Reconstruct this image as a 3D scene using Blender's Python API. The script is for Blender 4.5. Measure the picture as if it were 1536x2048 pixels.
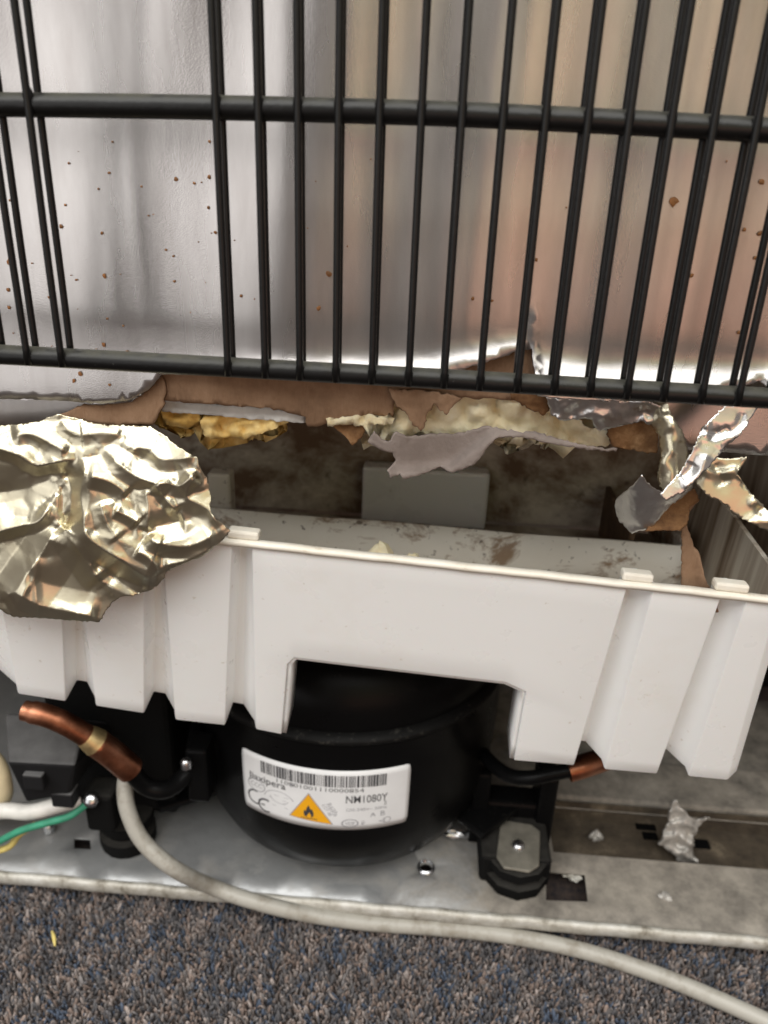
import bpy, math, random
import numpy as np
from mathutils import Vector, Matrix
from mathutils.geometry import delaunay_2d_cdt

for o in list(bpy.data.objects):
    bpy.data.objects.remove(o)
scene = bpy.context.scene
COL = scene.collection
rad = math.radians

# ------------------------------------------------------------------ camera
CAM = Vector((0.0, 0.0, 0.33))
FPX = 1537.0
ROT = Matrix.Rotation(rad(3.2), 3, 'Z') @ Matrix.Rotation(rad(90 - 23.3), 3, 'X') @ Matrix.Rotation(rad(2.2), 3, 'Z')
cd = bpy.data.cameras.new('camera')
cam = bpy.data.objects.new('camera', cd)
COL.objects.link(cam)
cam.matrix_world = Matrix.Translation(CAM) @ ROT.to_4x4()
cd.sensor_fit = 'VERTICAL'
cd.sensor_height = 24.0
cd.lens = FPX / 2048 * 24.0
cd.clip_start = 0.005
cd.clip_end = 50
cd.dof.use_dof = True
cd.dof.focus_distance = 0.222
cd.dof.aperture_fstop = 9.5
scene.camera = cam

# ------------------------------------------------------------------ world, lamps, exposure
world = bpy.data.worlds.new('World')
scene.world = world
world.use_nodes = True
bg = world.node_tree.nodes['Background']
bg.inputs['Color'].default_value = (0.30, 0.265, 0.25, 1)
bg.inputs['Strength'].default_value = 0.65


def area(name, loc, target, sx, sy, color, radiance):
    l = bpy.data.lights.new(name, 'AREA')
    l.shape = 'RECTANGLE'
    l.size, l.size_y = sx, sy
    l.color = color
    l.energy = radiance * math.pi * sx * sy
    o = bpy.data.objects.new(name, l)
    COL.objects.link(o)
    o.location = loc
    d = Vector(target) - Vector(loc)
    o.rotation_euler = d.to_track_quat('-Z', 'Y').to_euler()
    return o


area('window_light', (-0.80, -0.80, 0.80), (-0.12, 0.22, 0.30), 1.05, 1.7, (1.0, 0.985, 0.975), 0.98)
area('ceiling_light', (-0.15, -0.55, 1.75), (0.0, 0.22, 0.2), 2.6, 1.6, (1.0, 0.995, 0.96), 4.1)
area('warm_wall_bounce', (0.46, -1.0, 0.20), (0.10, 0.22, 0.26), 0.72, 0.44, (1.0, 0.48, 0.31), 0.95)  # added lamp standing in for bounce off a warm wall
area('far_wall_bounce', (0.50, -1.15, 0.70), (0.10, 0.22, 0.33), 0.95, 0.52, (0.95, 0.90, 0.42), 0.58)  # added lamp in place of an olive wall's bounced light

vs = scene.view_settings
vs.view_transform = 'Standard'
vs.look = 'None'
vs.exposure = 0.33
vs.gamma = 1.0
vs.use_curve_mapping = False

# ------------------------------------------------------------------ geometry helpers


def ray(px, py):
    return ROT @ Vector(((px - 768) / FPX, -(py - 1024) / FPX, -1.0))


def PY(px, py, Y):
    d = ray(px, py)
    return CAM + d * (Y / d.y)


def PZ(px, py, Z):
    d = ray(px, py)
    return CAM + d * ((Z - CAM.z) / d.z)


def PL(px, py, p0, n):
    d = ray(px, py)
    return CAM + d * ((Vector(p0) - CAM).dot(n) / d.dot(n))


WL = {}
H = 1e-3


def mesh_obj(name, verts, faces, mats, parent=None, smooth=True, kind=None):
    me = bpy.data.meshes.new(name)
    me.from_pydata([tuple(v) for v in verts], [], [tuple(f) for f in faces])
    me.validate()
    me.update()
    if smooth:
        me.polygons.foreach_set('use_smooth', [True] * len(me.polygons))
    if not isinstance(mats, (list, tuple)):
        mats = [mats]
    for m in mats:
        me.materials.append(m)
    return link(name, me, parent, kind)


def link(name, me, parent=None, kind=None):
    o = bpy.data.objects.new(name, me)
    COL.objects.link(o)
    WL[o] = Vector((0, 0, 0))
    if parent is not None:
        o.parent = parent
        o.location = -WL[parent]
    if kind:
        o['kind'] = kind
    return o


def thing(name, label, cat, loc=(0, 0, 0), group=None):
    o = bpy.data.objects.new(name, None)
    o.empty_display_size = 0.01
    COL.objects.link(o)
    o.location = loc
    WL[o] = Vector(loc)
    tag(o, label, cat, group)
    return o


def tag(o, label, cat, group=None):
    o['label'] = label
    o['category'] = cat
    if group:
        o['group'] = group
    return o


def flat_by_angle(o, deg=35):
    """keep hard edges hard on smooth shaded meshes"""
    me = o.data
    import bmesh
    bm = bmesh.new()
    bm.from_mesh(me)
    for e in bm.edges:
        if len(e.link_faces) == 2:
            e.smooth = e.calc_face_angle(0) < rad(deg)
    bm.to_mesh(me)
    bm.free()


def add_bevel(o, w, seg=2, ang=30):
    m = o.modifiers.new('bevel', 'BEVEL')
    m.width = w
    m.segments = seg
    m.limit_method = 'ANGLE'
    m.angle_limit = rad(ang)
    m.harden_normals = False
    return m


def add_solid(o, t, offset=-1.0, rim=0, back=0):
    m = o.modifiers.new('thickness', 'SOLIDIFY')
    m.thickness = t
    m.offset = offset
    m.material_offset = back
    m.material_offset_rim = rim
    return m


def box_data(c, s, rot=None):
    c = Vector(c)
    vs_ = []
    for z in (-1, 1):
        for y in (-1, 1):
            for x in (-1, 1):
                v = Vector((x * s[0] / 2, y * s[1] / 2, z * s[2] / 2))
                if rot:
                    v = rot @ v
                vs_.append(c + v)
    fs = [(0, 2, 3, 1), (4, 5, 7, 6), (0, 1, 5, 4), (2, 6, 7, 3), (0, 4, 6, 2), (1, 3, 7, 5)]
    return vs_, fs


def box(name, c, s, mat, parent=None, bevel=0.0008, rot=None, seg=2):
    v, f = box_data(c, s, rot)
    o = mesh_obj(name, v, f, mat, parent, smooth=False)
    if bevel:
        add_bevel(o, bevel, seg)
    return o


def catmull(pts, n=8):
    P = [Vector(p) for p in pts]
    P = [P[0] * 2 - P[1]] + P + [P[-1] * 2 - P[-2]]
    out = []
    for i in range(1, len(P) - 2):
        for k in range(n):
            t = k / n
            a, b, c, d = P[i - 1], P[i], P[i + 1], P[i + 2]
            out.append(0.5 * ((2 * b) + (c - a) * t + (2 * a - 5 * b + 4 * c - d) * t * t + (3 * b - a - 3 * c + d) * t ** 3))
    out.append(P[-2])
    return out


def tube_data(path, r, seg=12, cap=True):
    n = len(path)
    rs = r if isinstance(r, (list, tuple)) else [r] * n
    V, Fc = [], []
    up = Vector((0, 0, 1))
    prev = None
    for i, p in enumerate(path):
        t = (path[min(i + 1, n - 1)] - path[max(i - 1, 0)]).normalized()
        if prev is None:
            a = up.cross(t)
            if a.length < 0.1:
                a = Vector((1, 0, 0)).cross(t)
            a.normalize()
        else:
            a = (prev - t * prev.dot(t)).normalized()
        prev = a
        b = t.cross(a)
        for k in range(seg):
            an = 2 * math.pi * k / seg
            V.append(p + (a * math.cos(an) + b * math.sin(an)) * rs[i])
    for i in range(n - 1):
        for k in range(seg):
            k2 = (k + 1) % seg
            Fc.append((i * seg + k, i * seg + k2, (i + 1) * seg + k2, (i + 1) * seg + k))
    if cap:
        Fc.append(tuple(reversed(range(seg))))
        Fc.append(tuple(range((n - 1) * seg, n * seg)))
    return V, Fc


def tube(name, path, r, mat, parent=None, seg=12, cap=True):
    V, Fc = tube_data(path, r, seg, cap)
    o = mesh_obj(name, V, Fc, mat, parent)
    flat_by_angle(o, 50)
    return o


def lathe(name, axis, prof, mat, parent=None, seg=64, sy=1.0):
    V, Fc = [], []
    for (r, z) in prof:
        for k in range(seg):
            a = 2 * math.pi * k / seg
            V.append((axis[0] + r * math.sin(a), axis[1] - r * sy * math.cos(a), z))
    for i in range(len(prof) - 1):
        for k in range(seg):
            k2 = (k + 1) % seg
            Fc.append((i * seg + k, i * seg + k2, (i + 1) * seg + k2, (i + 1) * seg + k))
    Fc.append(tuple(reversed(range(seg))))
    Fc.append(tuple(range((len(prof) - 1) * seg, len(prof) * seg)))
    o = mesh_obj(name, V, Fc, mat, parent)
    flat_by_angle(o, 50)
    return o


def inside(P, poly):
    x, y = P[:, 0], P[:, 1]
    res = np.zeros(len(P), bool)
    n = len(poly)
    for i in range(n):
        x1, y1 = poly[i]
        x2, y2 = poly[(i + 1) % n]
        if y1 == y2:
            continue
        c = ((y1 > y) != (y2 > y)) & (x < (x2 - x1) * (y - y1) / (y2 - y1) + x1)
        res ^= c
    return res


def refine(poly, step, rag, rng, smooth_edges=()):
    out = []
    n = len(poly)
    for i in range(n):
        a, b = np.array(poly[i], float), np.array(poly[(i + 1) % n], float)
        L = np.linalg.norm(b - a)
        k = max(1, int(round(L / step)))
        nrm = np.array([-(b - a)[1], (b - a)[0]]) / (L + 1e-9)
        for j in range(k):
            p = a + (b - a) * j / k
            if j > 0 and i not in smooth_edges:
                p = p + nrm * rng.normal(0, rag)
            out.append(p)
    return out


def triangulate(outline, holes, pts):
    allp = list(outline)
    edges = [(i, (i + 1) % len(outline)) for i in range(len(outline))]
    for h in holes:
        b = len(allp)
        allp += list(h)
        edges += [(b + i, b + (i + 1) % len(h)) for i in range(len(h))]
    allp += list(pts)
    r = delaunay_2d_cdt([Vector((float(p[0]), float(p[1]))) for p in allp], edges, [], 0, 1e-7)
    V = np.array([(v.x, v.y) for v in r[0]])
    T = np.array([f for f in r[2] if len(f) == 3])
    c = V[T].mean(1)
    keep = inside(c, outline)
    for h in holes:
        keep &= ~inside(c, h)
    return V, T[keep]


def grid_pts(outline, step, rng, jit=0.25):
    A = np.array(outline)
    x0, y0 = A.min(0)
    x1, y1 = A.max(0)
    ys = np.arange(y0, y1, step * 0.87)
    P = []
    for i, y in enumerate(ys):
        xs = np.arange(x0 + (i % 2) * step / 2, x1, step)
        P.append(np.stack([xs, np.full(len(xs), y)], 1))
    P = np.concatenate(P)
    P += rng.uniform(-jit, jit, P.shape) * step
    P = P[inside(P, outline)]
    # keep clear of the outline
    d = np.full(len(P), 1e9)
    for q in outline:
        d = np.minimum(d, np.hypot(P[:, 0] - q[0], P[:, 1] - q[1]))
    return P[d > step * 0.5]


def tin(ctrl):
    """piecewise linear surface through control points (x, y, h): flat facets that meet in creases"""
    C = np.array(ctrl, float)
    r = delaunay_2d_cdt([Vector((p[0], p[1])) for p in ctrl], [], [], 0, 1e-6)
    T = [f for f in r[2] if len(f) == 3]
    vv = np.array([(v.x, v.y) for v in r[0]])
    idx = [o[0] for o in r[3]]
    H = C[idx, 2]

    def f(P):
        out = np.full(len(P), np.nan)
        for a, b, c in T:
            A, B, D = vv[a], vv[b], vv[c]
            den = (B[1] - D[1]) * (A[0] - D[0]) + (D[0] - B[0]) * (A[1] - D[1])
            if abs(den) < 1e-9:
                continue
            l1 = ((B[1] - D[1]) * (P[:, 0] - D[0]) + (D[0] - B[0]) * (P[:, 1] - D[1])) / den
            l2 = ((D[1] - A[1]) * (P[:, 0] - D[0]) + (A[0] - D[0]) * (P[:, 1] - D[1])) / den
            l3 = 1 - l1 - l2
            m = (l1 >= -1e-6) & (l2 >= -1e-6) & (l3 >= -1e-6)
            out[m] = l1[m] * H[a] + l2[m] * H[b] + l3[m] * H[c]
        return np.nan_to_num(out, nan=0.0)
    return f


def folds(P, lam, amp, seed, n=5):
    """sum of warped triangle waves: sharp creases in random directions"""
    rng = np.random.default_rng(seed)
    h = np.zeros(len(P))
    for k in range(n):
        a = rng.uniform(0, math.pi)
        l = lam * rng.uniform(0.7, 1.5)
        u = P[:, 0] * math.cos(a) + P[:, 1] * math.sin(a)
        v = -P[:, 0] * math.sin(a) + P[:, 1] * math.cos(a)
        w = u / l + 0.35 * np.sin(v / l * rng.uniform(.7, 1.6) + rng.uniform(0, 6)) + rng.uniform(0, 1)
        t = np.abs((w % 1.0) - 0.5) * 2
        msk = 0.5 + 0.5 * np.sin(v / l * 0.9 + rng.uniform(0, 6)) * np.cos(u / l * 0.6 + rng.uniform(0, 6))
        h += (t - 0.5) * msk * amp
    return h


def crease(P, line, amp, w1, w2=None):
    """a sharp fold along a curved line: tent profile with soft flanks, fading at both ends"""
    w2 = w2 or w1
    L = catmull([Vector((a, b, 0)) for a, b in line], 6)
    best = np.full(len(P), 1e9)
    sgn = np.ones(len(P))
    par = np.zeros(len(P))
    n = len(L) - 1
    for i in range(n):
        a = np.array(L[i][:2])
        b = np.array(L[i + 1][:2])
        ab = b - a
        t = np.clip(((P - a) @ ab) / (ab @ ab + 1e-9), 0, 1)
        q = a + t[:, None] * ab
        d = np.hypot(P[:, 0] - q[:, 0], P[:, 1] - q[:, 1])
        cr = ab[0] * (P[:, 1] - a[1]) - ab[1] * (P[:, 0] - a[0])
        m = d < best
        best[m] = d[m]
        sgn[m] = np.sign(cr[m])
        par[m] = (i + t[m]) / n
    w = np.where(sgn > 0, w1, w2)
    fade = np.clip(par / .12, .25, 1) * np.clip((1 - par) / .12, .25, 1)
    t_ = np.clip(1 - np.sqrt(best ** 2 + .05) / (w * 2.1), 0, 1)
    return amp * fade * (.75 * t_ + .25 * t_ * t_)


def small_creases(P, n, seed, amp, w, ln):
    r_ = np.random.default_rng(seed)
    lo, hi = P.min(0), P.max(0)
    h = np.zeros(len(P))
    for _ in range(n):
        c = r_.uniform(lo, hi)
        a = r_.uniform(0, math.pi)
        l = ln * r_.uniform(.5, 1.5)
        d = np.array([math.cos(a), math.sin(a)]) * l / 2
        k_ = np.array([-d[1], d[0]]) * r_.uniform(-.4, .4)
        h += crease(P, [tuple(c - d), tuple(c + k_), tuple(c + d)], amp * r_.choice([-1, 1]) * r_.uniform(.4, 1), w * r_.uniform(.5, 1.5), w * r_.uniform(.5, 1.5))
    return h


def lumps(P, size, amp, seed):
    rng = np.random.default_rng(seed)
    A0, A1 = P.min(0) - size, P.max(0) + size
    n = int(max(4, (A1 - A0).prod() / (size * size) * 1.6))
    C = rng.uniform(A0, A1, (n, 2))
    R = size * rng.uniform(.5, 1.1, n)
    S = rng.uniform(.5, 1.0, n)
    h = np.zeros(len(P))
    for c, r_, s in zip(C, R, S):
        d2 = ((P - c) ** 2).sum(1) / (r_ * r_)
        h = np.maximum(h, s * np.sqrt(np.clip(1 - d2, 0, 1)))
    return h * amp


def sheet(name, outline, depth, mats, parent=None, step=7, rag=1.2, thick=0.0003, seed=1, relax=0,
          smooth_edges=(), kind=None, edge_step=None, rim=0, back=0, bevel=0):
    """a torn sheet: outline seen from the camera side, each point set at its own real distance depth(P) in metres"""
    rng = np.random.default_rng(seed)
    ol = refine(outline, edge_step or step, rag, rng, smooth_edges)
    pts = grid_pts(ol, step, rng)
    V, T = triangulate(ol, [], pts)
    D = depth(V)
    if relax:
        nb = [set() for _ in V]
        for t in T:
            for i in range(3):
                nb[t[i]].add(t[(i + 1) % 3])
                nb[t[i]].add(t[(i + 2) % 3])
        for _ in range(relax):
            D2 = D.copy()
            for i, s in enumerate(nb):
                if s:
                    D2[i] = 0.5 * D[i] + 0.5 * np.mean([D[j] for j in s])
            D = D2
    V3 = [PY(p[0], p[1], d) for p, d in zip(V, D)]
    F = []
    for t in T:
        a, b, c = [V3[i] for i in t]
        n = (b - a).cross(c - a)
        F.append(tuple(t) if n.dot(CAM - a) > 0 else (t[0], t[2], t[1]))
    o = mesh_obj(name, V3, F, mats, parent, kind=kind)
    if thick:
        add_solid(o, thick, -1.0, rim, back)
    if bevel:
        add_bevel(o, bevel, 2, 40)
    return o

# ------------------------------------------------------------------ materials


class NT:
    def __init__(self, name):
        self.m = bpy.data.materials.new(name)
        self.m.use_nodes = True
        self.t = self.m.node_tree
        self.b = self.t.nodes['Principled BSDF']
        self.tc = self.t.nodes.new('ShaderNodeTexCoord')

    def n(self, typ, **kw):
        nd = self.t.nodes.new(typ)
        for k, v in kw.items():
            if hasattr(nd, k):
                setattr(nd, k, v)
        return nd

    def l(self, a, b):
        self.t.links.new(a, b)

    def coords(self, scale=(1, 1, 1)):
        mp = self.n('ShaderNodeMapping')
        mp.inputs['Scale'].default_value = scale
        self.l(self.tc.outputs['Object'], mp.inputs['Vector'])
        return mp.outputs['Vector']

    def noise(self, scale, detail=4, rough=.55, stretch=(1, 1, 1), dist=0):
        nd = self.n('ShaderNodeTexNoise')
        nd.inputs['Scale'].default_value = scale
        nd.inputs['Detail'].default_value = detail
        nd.inputs['Roughness'].default_value = rough
        nd.inputs['Distortion'].default_value = dist
        self.l(self.coords(stretch), nd.inputs['Vector'])
        return nd.outputs['Fac']

    def ramp(self, fac, stops, interp='LINEAR'):
        r = self.n('ShaderNodeValToRGB')
        r.color_ramp.interpolation = interp
        els = r.color_ramp.elements
        while len(els) < len(stops):
            els.new(0.5)
        for e, (p, c) in zip(els, stops):
            e.position = p
            e.color = (*c, 1) if len(c) == 3 else c
        self.l(fac, r.inputs['Fac'])
        return r.outputs['Color']

    def mix(self, fac, a, b, mode='MIX'):
        m = self.n('ShaderNodeMix', data_type='RGBA', blend_type=mode)
        for s, v in ((m.inputs[0], fac), (m.inputs[6], a), (m.inputs[7], b)):
            if isinstance(v, (int, float)):
                s.default_value = v
            elif isinstance(v, tuple):
                s.default_value = (*v, 1) if len(v) == 3 else v
            else:
                self.l(v, s)
        return m.outputs[2]

    def math(self, op, a, b=0.0):
        m = self.n('ShaderNodeMath', operation=op)
        for s, v in ((m.inputs[0], a), (m.inputs[1], b)):
            if isinstance(v, (int, float)):
                s.default_value = v
            else:
                self.l(v, s)
        return m.outputs[0]

    def maprange(self, v, a, b, c=0.0, d=1.0):
        m = self.n('ShaderNodeMapRange')
        self.l(v, m.inputs[0])
        for i, x in enumerate((a, b, c, d)):
            m.inputs[i + 1].default_value = x
        return m.outputs[0]

    def set(self, base=None, rough=None, metal=None, spec=None, aniso=None):
        for key, v in (('Base Color', base), ('Roughness', rough), ('Metallic', metal), ('Specular IOR Level', spec), ('Anisotropic', aniso)):
            if v is None:
                continue
            s = self.b.inputs[key]
            if isinstance(v, (int, float)):
                s.default_value = v
            elif isinstance(v, tuple):
                s.default_value = (*v, 1)
            else:
                self.l(v, s)
        return self

    def bump(self, h, strength=.3, dist=.001, prev=None):
        b = self.n('ShaderNodeBump')
        b.inputs['Strength'].default_value = strength
        b.inputs['Distance'].default_value = dist
        self.l(h, b.inputs['Height'])
        if prev is not None:
            self.l(prev, b.inputs['Normal'])
        self.l(b.outputs['Normal'], self.b.inputs['Normal'])
        return b.outputs['Normal']

    def sep(self, axis, src='Object'):
        s = self.n('ShaderNodeSeparateXYZ')
        self.l(self.tc.outputs[src], s.inputs[0])
        return s.outputs[axis]

    def normal_z(self):
        g = self.n('ShaderNodeNewGeometry')
        s = self.n('ShaderNodeSeparateXYZ')
        self.l(g.outputs['Normal'], s.inputs[0])
        return s.outputs[2]


def simple(name, base, rough=.5, metal=0, var=.15, nscale=200, bump=.0, bscale=600, spec=None, bdist=.0005):
    k = NT(name)
    f = k.noise(nscale, 5)
    lo = tuple(c * (1 - var) for c in base)
    hi = tuple(min(1, c * (1 + var)) for c in base)
    k.set(base=k.ramp(f, [(.3, lo), (.7, hi)]), metal=metal, spec=spec)
    k.set(rough=k.maprange(k.noise(nscale * .7, 3), .3, .7, max(.02, rough - .08), min(1, rough + .08)))
    if bump:
        k.bump(k.noise(bscale, 6, .6), bump, bdist)
    return k.m


# brushed aluminium foil on the fridge's back
k = NT('foil_sheet_metal')
grain = k.noise(3600, 2, .5, (.5, 1, 1.4))
k.set(base=k.ramp(k.noise(55, 5, .6, (3.0, 1, .6)), [(.25, (.49, .465, .45)), (.75, (.60, .58, .565))]),
      metal=1.0, aniso=.55)
k.set(rough=k.maprange(k.noise(30, 4, .5, (3, 1, .5)), .3, .7, .25, .31))
tg = k.n('ShaderNodeTangent', direction_type='RADIAL', axis='Y')
cx = k.n('ShaderNodeCombineXYZ')
cx.inputs[2].default_value = 1.0
k.l(cx.outputs[0], k.b.inputs['Tangent'])
n1 = k.bump(k.noise(42, 3, .5, (1.6, 1, .28)), .11, .0012)
n2 = k.bump(grain, .24, .00012, n1)
k.bump(k.noise(420, 3, .6, (1.6, 1, .5)), .02, .0004, n2)
k.t.nodes.remove(tg)
M_PANEL = k.m

# thin crumpled foil
k = NT('crumpled_foil_metal')
k.set(base=k.ramp(k.noise(45, 4), [(.3, (.55, .50, .365)), (.7, (.68, .635, .49))]), metal=1.0)
k.set(rough=k.maprange(k.noise(70, 4), .3, .7, .29, .38))
n1 = k.bump(k.noise(90, 4, .55), .08, .0010)
k.bump(k.noise(700, 4, .6), .10, .0003, n1)
M_FOIL = k.m
k = NT('bright_foil_metal')
k.set(base=(.74, .73, .71), metal=1.0)
k.set(rough=k.maprange(k.noise(90, 4), .3, .7, .27, .38))
n1 = k.bump(k.noise(240, 4, .6), .25, .0008)
M_FOIL2 = k.m

# brown cardboard / kraft backing
k = NT('cardboard')
fib = k.noise(380, 6, .7, (2.5, 1, .6))
c = k.ramp(k.noise(75, 6, .65), [(.25, (.11, .058, .030)), (.5, (.235, .138, .080)), (.78, (.36, .235, .15))])
c = k.mix(k.math('MULTIPLY', fib, .45), c, (.42, .285, .19))
k.set(base=c, rough=.93, spec=.2)
k.bump(fib, .6, .0008)
M_CARD = k.m
k = NT('brown_stained_cardboard')
k.set(base=k.ramp(k.noise(110, 6, .7), [(.3, (.085, .04, .018)), (.55, (.22, .115, .05)), (.75, (.40, .25, .13))]), rough=.85, spec=.25)
k.bump(k.noise(500, 6, .7), .6, .0006)
M_CARD2 = k.m

# torn paper / foam
k = NT('grey_paper')
k.set(base=k.ramp(k.noise(60, 5, .6), [(.3, (.21, .172, .152)), (.7, (.31, .262, .238))]), rough=.8, spec=.25)
k.bump(k.noise(260, 6, .7), .6, .0010)
M_PAPER = k.m
k = NT('cream_foam')
k.set(base=k.ramp(k.noise(90, 6, .6), [(.22, (.72, .53, .27)), (.5, (.89, .79, .54)), (.8, (.94, .89, .72))]), rough=.85, spec=.25)
k.b.inputs['Subsurface Weight'].default_value = .12
k.b.inputs['Subsurface Radius'].default_value = (1, .8, .4)
k.b.inputs['Subsurface Scale'].default_value = .002
k.bump(k.noise(800, 6, .75), .85, .0008)
M_FOAM = k.m
k = NT('orange_foam')
k.set(base=k.ramp(k.noise(95, 6, .65), [(.25, (.34, .14, .025)), (.42, (.74, .47, .13)), (.68, (.90, .73, .36))]), rough=.75, spec=.3)
k.bump(k.noise(500, 6, .7), .6, .0008)
M_FOAM2 = k.m
M_STRIP = simple('white_edge_strip', (.52, .51, .49), .6, 0, .25, 120, .3, 500)

# off-white tray plastic with sparse grime
k = NT('tray_plastic')
spots = k.ramp(k.noise(330, 3, .5), [(.70, (0, 0, 0)), (.76, (1, 1, 1))])
smear = k.ramp(k.noise(26, 5, .65), [(.54, (0, 0, 0)), (.80, (1, 1, 1))])
c = k.mix(k.math('MULTIPLY', smear, .30), (.86, .862, .855), (.74, .70, .62))
c = k.mix(k.math('MULTIPLY', spots, .35), c, (.40, .32, .22))
k.set(base=c, rough=k.maprange(k.noise(60, 4), .3, .7, .24, .38), spec=.5)
k.bump(k.noise(160, 3), .05, .0006)
k.b.inputs['Subsurface Weight'].default_value = .05
k.b.inputs['Subsurface Scale'].default_value = .003
M_TRAY = k.m
k = NT('yellowed_rim_plastic')
k.set(base=k.ramp(k.noise(80, 5, .6), [(.27, (.42, .32, .20)), (.38, (.74, .69, .59)), (.7, (.82, .79, .71))]), rough=.45)
k.bump(k.noise(250, 4), .25, .0006)
M_RIM = k.m
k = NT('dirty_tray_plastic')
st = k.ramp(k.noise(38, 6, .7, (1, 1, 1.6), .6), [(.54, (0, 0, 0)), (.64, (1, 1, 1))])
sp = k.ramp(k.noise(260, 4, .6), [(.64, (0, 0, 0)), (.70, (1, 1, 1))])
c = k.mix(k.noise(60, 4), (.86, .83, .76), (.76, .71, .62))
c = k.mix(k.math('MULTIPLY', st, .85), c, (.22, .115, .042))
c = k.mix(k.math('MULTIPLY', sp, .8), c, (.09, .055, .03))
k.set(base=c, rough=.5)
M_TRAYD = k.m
k = NT('grimy_tray_floor')
c = k.ramp(k.noise(34, 7, .7, (1, 1, 1), .4), [(.3, (.045, .024, .011)), (.52, (.12, .07, .035)), (.72, (.28, .20, .13))])
k.set(base=c, rough=.7)
k.bump(k.noise(300, 5, .7), .5, .001)
M_GRIME = k.m
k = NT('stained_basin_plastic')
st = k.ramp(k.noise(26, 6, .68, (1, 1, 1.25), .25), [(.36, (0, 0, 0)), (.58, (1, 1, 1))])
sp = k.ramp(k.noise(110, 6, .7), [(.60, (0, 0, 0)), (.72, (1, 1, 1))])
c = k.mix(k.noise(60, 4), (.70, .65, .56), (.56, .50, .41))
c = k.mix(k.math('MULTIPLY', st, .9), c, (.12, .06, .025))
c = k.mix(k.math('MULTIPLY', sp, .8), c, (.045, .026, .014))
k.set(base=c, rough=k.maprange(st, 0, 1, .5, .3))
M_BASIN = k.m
k = NT('dusty_compartment_steel')
st = k.ramp(k.noise(24, 6, .7, (1, 1, 1.4), .5), [(.50, (0, 0, 0)), (.66, (1, 1, 1))])
c = k.mix(k.noise(50, 5), (.36, .31, .265), (.48, .42, .37))
c = k.mix(k.math('MULTIPLY', st, .85), c, (.12, .075, .045))
k.set(base=c, rough=.45, metal=.1)
M_CAV = k.m
k = NT('streaked_side_steel')
st = k.noise(75, 5, .6, (1, 1.6, .10))
c = k.ramp(st, [(.34, (.20, .14, .09)), (.50, (.48, .41, .33)), (.68, (.72, .67, .58))])
k.set(base=c, rough=.5, metal=.1)
M_SIDE = k.m

# black parts, paler on what faces up; dust on wires and compressor
k = NT('black_coated_wire')
dust = k.math('MULTIPLY', k.maprange(k.normal_z(), .25, 1.0), k.ramp(k.noise(170, 6, .7), [(.28, (0, 0, 0)), (.62, (1, 1, 1))]))
c = k.mix(k.math('MULTIPLY', dust, .75), (.006, .006, .006), (.085, .082, .062))
sp = k.ramp(k.noise(1500, 2, .5), [(.73, (0, 0, 0)), (.77, (1, 1, 1))])
c = k.mix(k.math('MULTIPLY', sp, .22), c, (.25, .25, .24))
k.set(base=c, rough=k.maprange(dust, 0, 1, .34, .8), spec=.3)
k.bump(k.noise(420, 4), .22, .0005)
M_WIRE = k.m
k = NT('black_compressor_paint')
sp = k.ramp(k.noise(900, 3, .6), [(.68, (0, 0, 0)), (.74, (1, 1, 1))])
up = k.maprange(k.normal_z(), -.2, .9)
c = k.mix(k.math('MULTIPLY', k.math('MULTIPLY', sp, up), .35), (.0045, .0045, .0047), (.16, .15, .13))
k.set(base=c, rough=k.maprange(k.noise(60, 4), .3, .7, .26, .38), spec=.09)
k.bump(k.noise(500, 4), .08, .0004)
M_COMP = k.m
k = NT('dusty_weld_bead')
sp = k.ramp(k.noise(260, 5, .7), [(.58, (0, 0, 0)), (.70, (1, 1, 1))])
k.set(base=k.mix(k.math('MULTIPLY', sp, .22), (.006, .006, .006), (.20, .19, .165)), rough=.6, spec=.15)
k.bump(k.noise(300, 5), .25, .0008)
M_SEAM = k.m
k = NT('black_rubber_and_shade')
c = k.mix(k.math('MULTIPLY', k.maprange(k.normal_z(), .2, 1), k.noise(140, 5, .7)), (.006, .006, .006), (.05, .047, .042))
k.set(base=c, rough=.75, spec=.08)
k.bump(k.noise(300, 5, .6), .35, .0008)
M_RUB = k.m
k = NT('black_box_plastic')
c = k.mix(k.math('MULTIPLY', k.maprange(k.normal_z(), .3, 1), k.ramp(k.noise(120, 5, .6), [(.2, (.55, .55, .55)), (.7, (1, 1, 1))])), (.012, .012, .013), (.13, .128, .128))  # upward faces set paler than the sides
k.set(base=c, rough=.6, spec=.2)
k.bump(k.noise(400, 4), .12, .0005)
M_BOX = k.m

# galvanised base plate
k = NT('galvanised_steel')
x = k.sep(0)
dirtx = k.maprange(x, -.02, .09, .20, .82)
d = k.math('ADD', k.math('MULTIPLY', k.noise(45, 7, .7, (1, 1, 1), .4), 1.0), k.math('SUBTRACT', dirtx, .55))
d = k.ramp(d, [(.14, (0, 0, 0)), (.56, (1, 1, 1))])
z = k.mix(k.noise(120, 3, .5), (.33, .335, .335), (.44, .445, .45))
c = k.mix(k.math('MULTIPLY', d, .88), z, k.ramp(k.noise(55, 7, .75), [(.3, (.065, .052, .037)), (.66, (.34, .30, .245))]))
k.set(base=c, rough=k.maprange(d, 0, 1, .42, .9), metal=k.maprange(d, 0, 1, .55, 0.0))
k.bump(k.noise(180, 6, .65), .25, .0012)
M_ZINC = k.m
k = NT('worn_lip_paint')
c = k.ramp(k.noise(85, 6, .7), [(.30, (.13, .11, .08)), (.44, (.40, .38, .33)), (.68, (.62, .61, .57))])
k.set(base=c, rough=.5, metal=.2)
k.bump(k.noise(220, 6, .7), .4, .001)
M_LIP = k.m
k = NT('dark_floor_dirt')
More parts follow.
